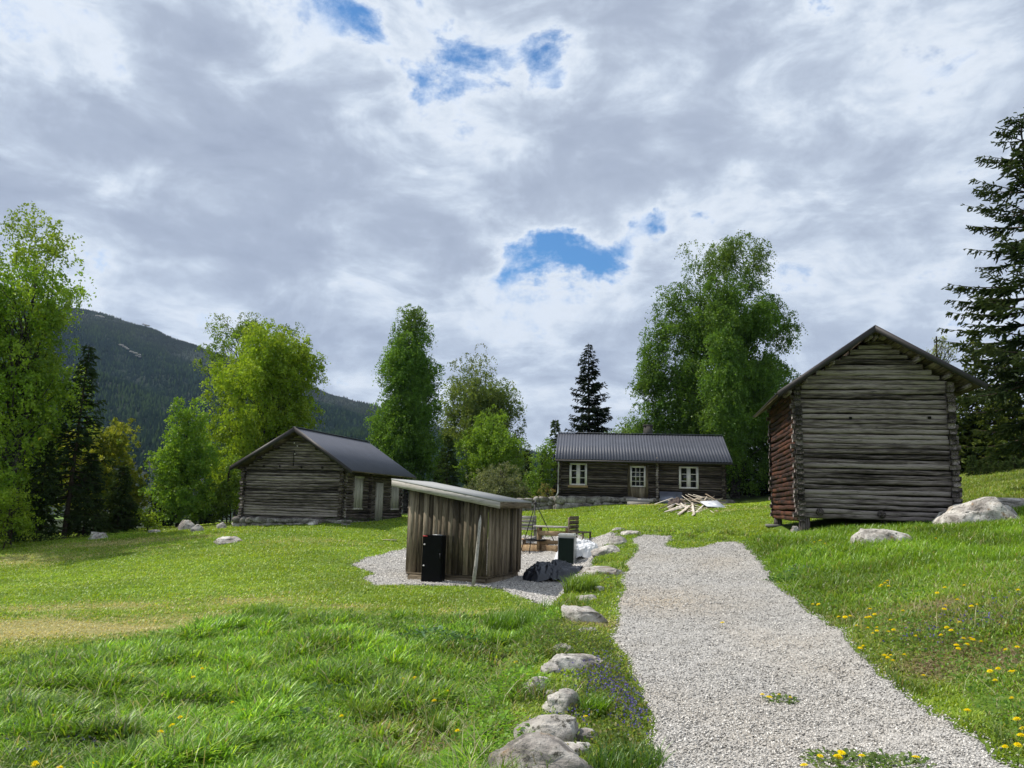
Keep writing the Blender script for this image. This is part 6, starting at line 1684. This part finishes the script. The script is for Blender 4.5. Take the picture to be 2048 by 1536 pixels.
for px, py, kk in fl:
    hgt = .13 if kk in 'RL' else .075
    q = hit(px, py, hgt)
    zg = float(ground_z(np.array([q[0]]), np.array([q[1]]))[0]) if kk not in 'PQT' else q[2]-hgt+.01
    sc_ = hgt/.122*1.0
    if first: o = dp; first = False; kids = []
    else:
        o = dp.copy(); COL.objects.link(o)
        for ch in dp.children:
            c2 = ch.copy(); COL.objects.link(c2); c2.parent = o
    o.location = (q[0], q[1], zg); s2 = rg.uniform(.85, 1.2)*(1.25 if q[1] > 9 else 1.0)
    o.scale = (s2, s2, sc_*rg.uniform(.95, 1.1)); o.rotation_euler = (rg.normal(0, .15), rg.normal(0, .15), rg.uniform(0, 6))
    lb_, gr_ = INFO[kk]
    if kk == 'R':
        for cond, txt in [(py < 1100, 'yellow dandelion in the grass below the front post of the storehouse'), (py < 1185 and px < 1800, 'yellow dandelion in the tight cluster highest on the right bank'), (py < 1225 and px < 1660, 'yellow dandelion in the small pair close to the upper gravel edge'),
                          (py < 1265 and px < 1720, 'yellow dandelion in the group beside the gravel edge, right below the small pair'), (px < 1740 and py >= 1265, 'yellow dandelion right at the gravel edge, lowest of the flowers along it'), (px < 1850 and py < 1290, 'yellow dandelion in the middle group left of the bare earth'), (px < 1850, 'yellow dandelion in the lower group between gravel and bare earth'),
                          (py < 1225, 'yellow dandelion in the loose group above the purple violets'), (py < 1275 and px < 1960, 'yellow dandelion in the row just above the brown bare earth'), (py < 1360, 'yellow dandelion beside the bare earth at the right edge'), (py < 1500 and px < 1945, 'yellow dandelion alone low on the bank near the gravel'), (True, 'yellow dandelion in the bottom right corner of the bank')]:
            if cond: lb_ = txt; gr_ = 'dandelions: '+' '.join(txt.split()[2:])[:60]; break
    if kk == 'L':
        for cond, txt in [(px < 200 and py > 1480, 'yellow dandelion in the bottom left corner of the meadow'), (px < 130, 'small yellow dandelion near the left edge of the meadow'), (px < 290 and py < 1370, 'yellow dandelion in the small group at the left of the meadow'), (py < 1350 and px < 420, 'yellow dandelion in the group of three below the mown strip'), (px < 380, 'large yellow dandelion in the lower left of the meadow'),
                          (px < 560, 'yellow dandelion in the row at the lower left centre of the meadow'), (px < 760, 'single dandelion left of the bare earth patch'), (py < 1400 and px < 950, 'yellow dandelion above the bare earth patch in the meadow'), (px < 950, 'yellow dandelion beside the bare earth patch in the meadow'), (True, 'yellow dandelion in the tall grass left of the dark bushy plant')]:
            if cond: lb_ = txt; gr_ = 'dandelions: '+' '.join(txt.split()[2:])[:60]; break
    tag(o, lb_, 'dandelion', gr_)
    if not INFO[kk][1] and 'group' in o: del o['group']
DL = [(.07, .13, .025), (.10, .17, .035), (.14, .19, .06)]
for (a, b, r_, n_, lb) in [(1562, 1408, .12, 130, 'dandelion plant growing alone in the middle of the gravel track'), (1700, 1535, .26, 300, 'dandelion plant at the bottom edge of the gravel track'), (1800, 1540, .2, 180, 'smaller weed right of the dandelion plant at the bottom edge')]:
    q = hit(a, b); rosette('dandelion_plant', a, b, r_, n_, .085, DL, lb, 'weed', .05, loc=np.array([q[0], q[1], q[2]+.03]), narrow=.28)
# violets
def violets(name, spots, n_, label, sz=.012):
    X_, Y_ = [], []
    for a, b, rx, ry, w in spots:
        q = hit(a, b); m = int(n_*w); X_.append(q[0]+rg.normal(0, rx, m)); Y_.append(q[1]+rg.normal(0, ry, m))
    x = np.concatenate(X_); y = np.concatenate(Y_)
    k = ~on_path(x, y); x, y = x[k], y[k]; n = len(x)
    z = ground_z(x, y)+rg.uniform(.05, .12, n)
    P = np.stack([x, y, z], 1)
    P = np.repeat(P, 4, 0)+rg.normal(0, .006, (4*n, 3))
    me = leaf_mesh(name, P, sz*rg.uniform(.7, 1.3, 4*n), pal(4*n, (.13, .10, .36), (.24, .20, .48), (.08, .06, .24)), rg, 0, 1.1)
    return tag(link(name, me, M['petal']), label, 'flowers', None, 'stuff')
violets('violets', [(1215, 1345, .12, .3, .3), (1245, 1400, .15, .35, .5), (1200, 1375, .15, .2, .3), (1265, 1450, .08, .2, .2), (1130, 1455, .1, .1, .12), (1250, 1165, .15, .3, .1)], 380, 'small purple violets growing in a patch along the left side of the track')
violets('violets', [(1960, 1255, .35, .3, .5), (1850, 1292, .2, .12, .25), (2030, 1210, .3, .3, .3), (1900, 1270, .25, .2, .25)], 130, 'purple violets scattered over the bank on the right', .013)
violets('violets', [(110, 1525, .25, .1, .5), (160, 1508, .2, .1, .3)], 60, 'few purple violets in the grass at the bottom left corner', .014)
# small leafy ground cover under the violets
x = []; y = []
for a, b, rx, ry, m in [(1215, 1345, .14, .35, 1600), (1240, 1400, .2, .4, 2600), (1190, 1420, .2, .3, 1200), (1240, 1480, .15, .25, 1300), (1200, 1160, .25, .8, 900), (1960, 1260, .5, .4, 1500), (1850, 1290, .3, .3, 700)]:
    q = hit(a, b); x.append(q[0]+rg.normal(0, rx, m)); y.append(q[1]+rg.normal(0, ry, m))
x = np.concatenate(x); y = np.concatenate(y); k = ~on_path(x, y); x, y = x[k], y[k]; n = len(x)
P = np.stack([x, y, ground_z(x, y)+rg.uniform(0, .08, n)], 1)
tag(link('ground_cover', leaf_mesh('ground_cover', P, rg.uniform(.014, .03, n), pal(n, (.10, .16, .03), (.16, .22, .05), (.22, .20, .08), (.08, .13, .03)), rg, 0, 1.4), M['leaf']), 'low leafy ground cover between the purple violets', 'plants', None, 'stuff')
# loose stones on the gravel and along its rim
V0, F0 = ICO[1]; F0 = np.array(F0)
x = rg.uniform(-1, 7, 900000)*1.0; y = 4.2*(26/4.2)**rg.uniform(0, 1, len(x))
k = np.abs(x) < y*.72+.8; x, y = x[k], y[k]
a_, b_ = x+rg.normal(0, .07, len(x)), y+rg.normal(0, .07, len(x))
k = on_path(a_, b_) & (rg.uniform(0, 1, len(x)) < .22); x, y = x[k], y[k]
x2 = rg.uniform(-6, 5, 160000); y2 = rg.uniform(13, 30, len(x2)); k = on_patio(x2+rg.normal(0, .1, len(x2)), y2+rg.normal(0, .1, len(x2))) & (rg.uniform(0, 1, len(x2)) < .60)
x = np.concatenate([x, x2[k]]); y = np.concatenate([y, y2[k]]); n = len(x)
inside = on_path(x, y) | on_patio(x, y)
r_ = rg.uniform(.0035, .0095, n)*(1+.03*y)*np.where(on_patio(x, y), 1.7, 1)
z = np.where(inside, H(x, y)+.022+(fbm(x, y, 1.1, 41, 3)-.5)*.03, ground_z(x, y)+.004)+r_*.25
octV = np.array([(1, 0, 0), (-1, 0, 0), (0, 1, 0), (0, -1, 0), (0, 0, 1), (0, 0, -1)], float)
octF = np.array([(0, 2, 4), (2, 1, 4), (1, 3, 4), (3, 0, 4), (2, 0, 5), (1, 2, 5), (3, 1, 5), (0, 3, 5)])
S = np.stack([r_*rg.uniform(.8, 1.5, n), r_*rg.uniform(.7, 1.1, n), r_*rg.uniform(.45, .8, n)], 1)
a = rg.uniform(0, 6.28, n); ca, sa = np.cos(a), np.sin(a)
V = octV[None]*S[:, None, :]*rg.uniform(.75, 1.25, (n, 6, 1)); tl = rg.normal(0, .5, n)
V[..., 2] += V[..., 0]*tl[:, None]
V = np.stack([V[..., 0]*ca[:, None]-V[..., 1]*sa[:, None], V[..., 0]*sa[:, None]+V[..., 1]*ca[:, None], V[..., 2]], -1)+np.stack([x, y, z], 1)[:, None]
F = (np.arange(n)[:, None, None]*6+octF[None]).reshape(-1, 3)
g_ = np.clip(rg.normal(.46, .20, (n, 1)), .09, .85)*np.array([[1.03, .98, .90]]); 
m_ = bpy.data.materials.new('gravel_stone'); m_.use_nodes = True; t = NT(m_.node_tree); t.set(t.n('ShaderNodeOutputMaterial').inputs[0], pbsdf(t, attr(t), .85, None, .25))
tag(link('gravel', np_mesh('gravel', V.reshape(-1, 3), F, np.repeat(g_, 6, 0)), m_), 'loose crushed stones of the track and yard', 'gravel', None, 'stuff')
print('stones', n)
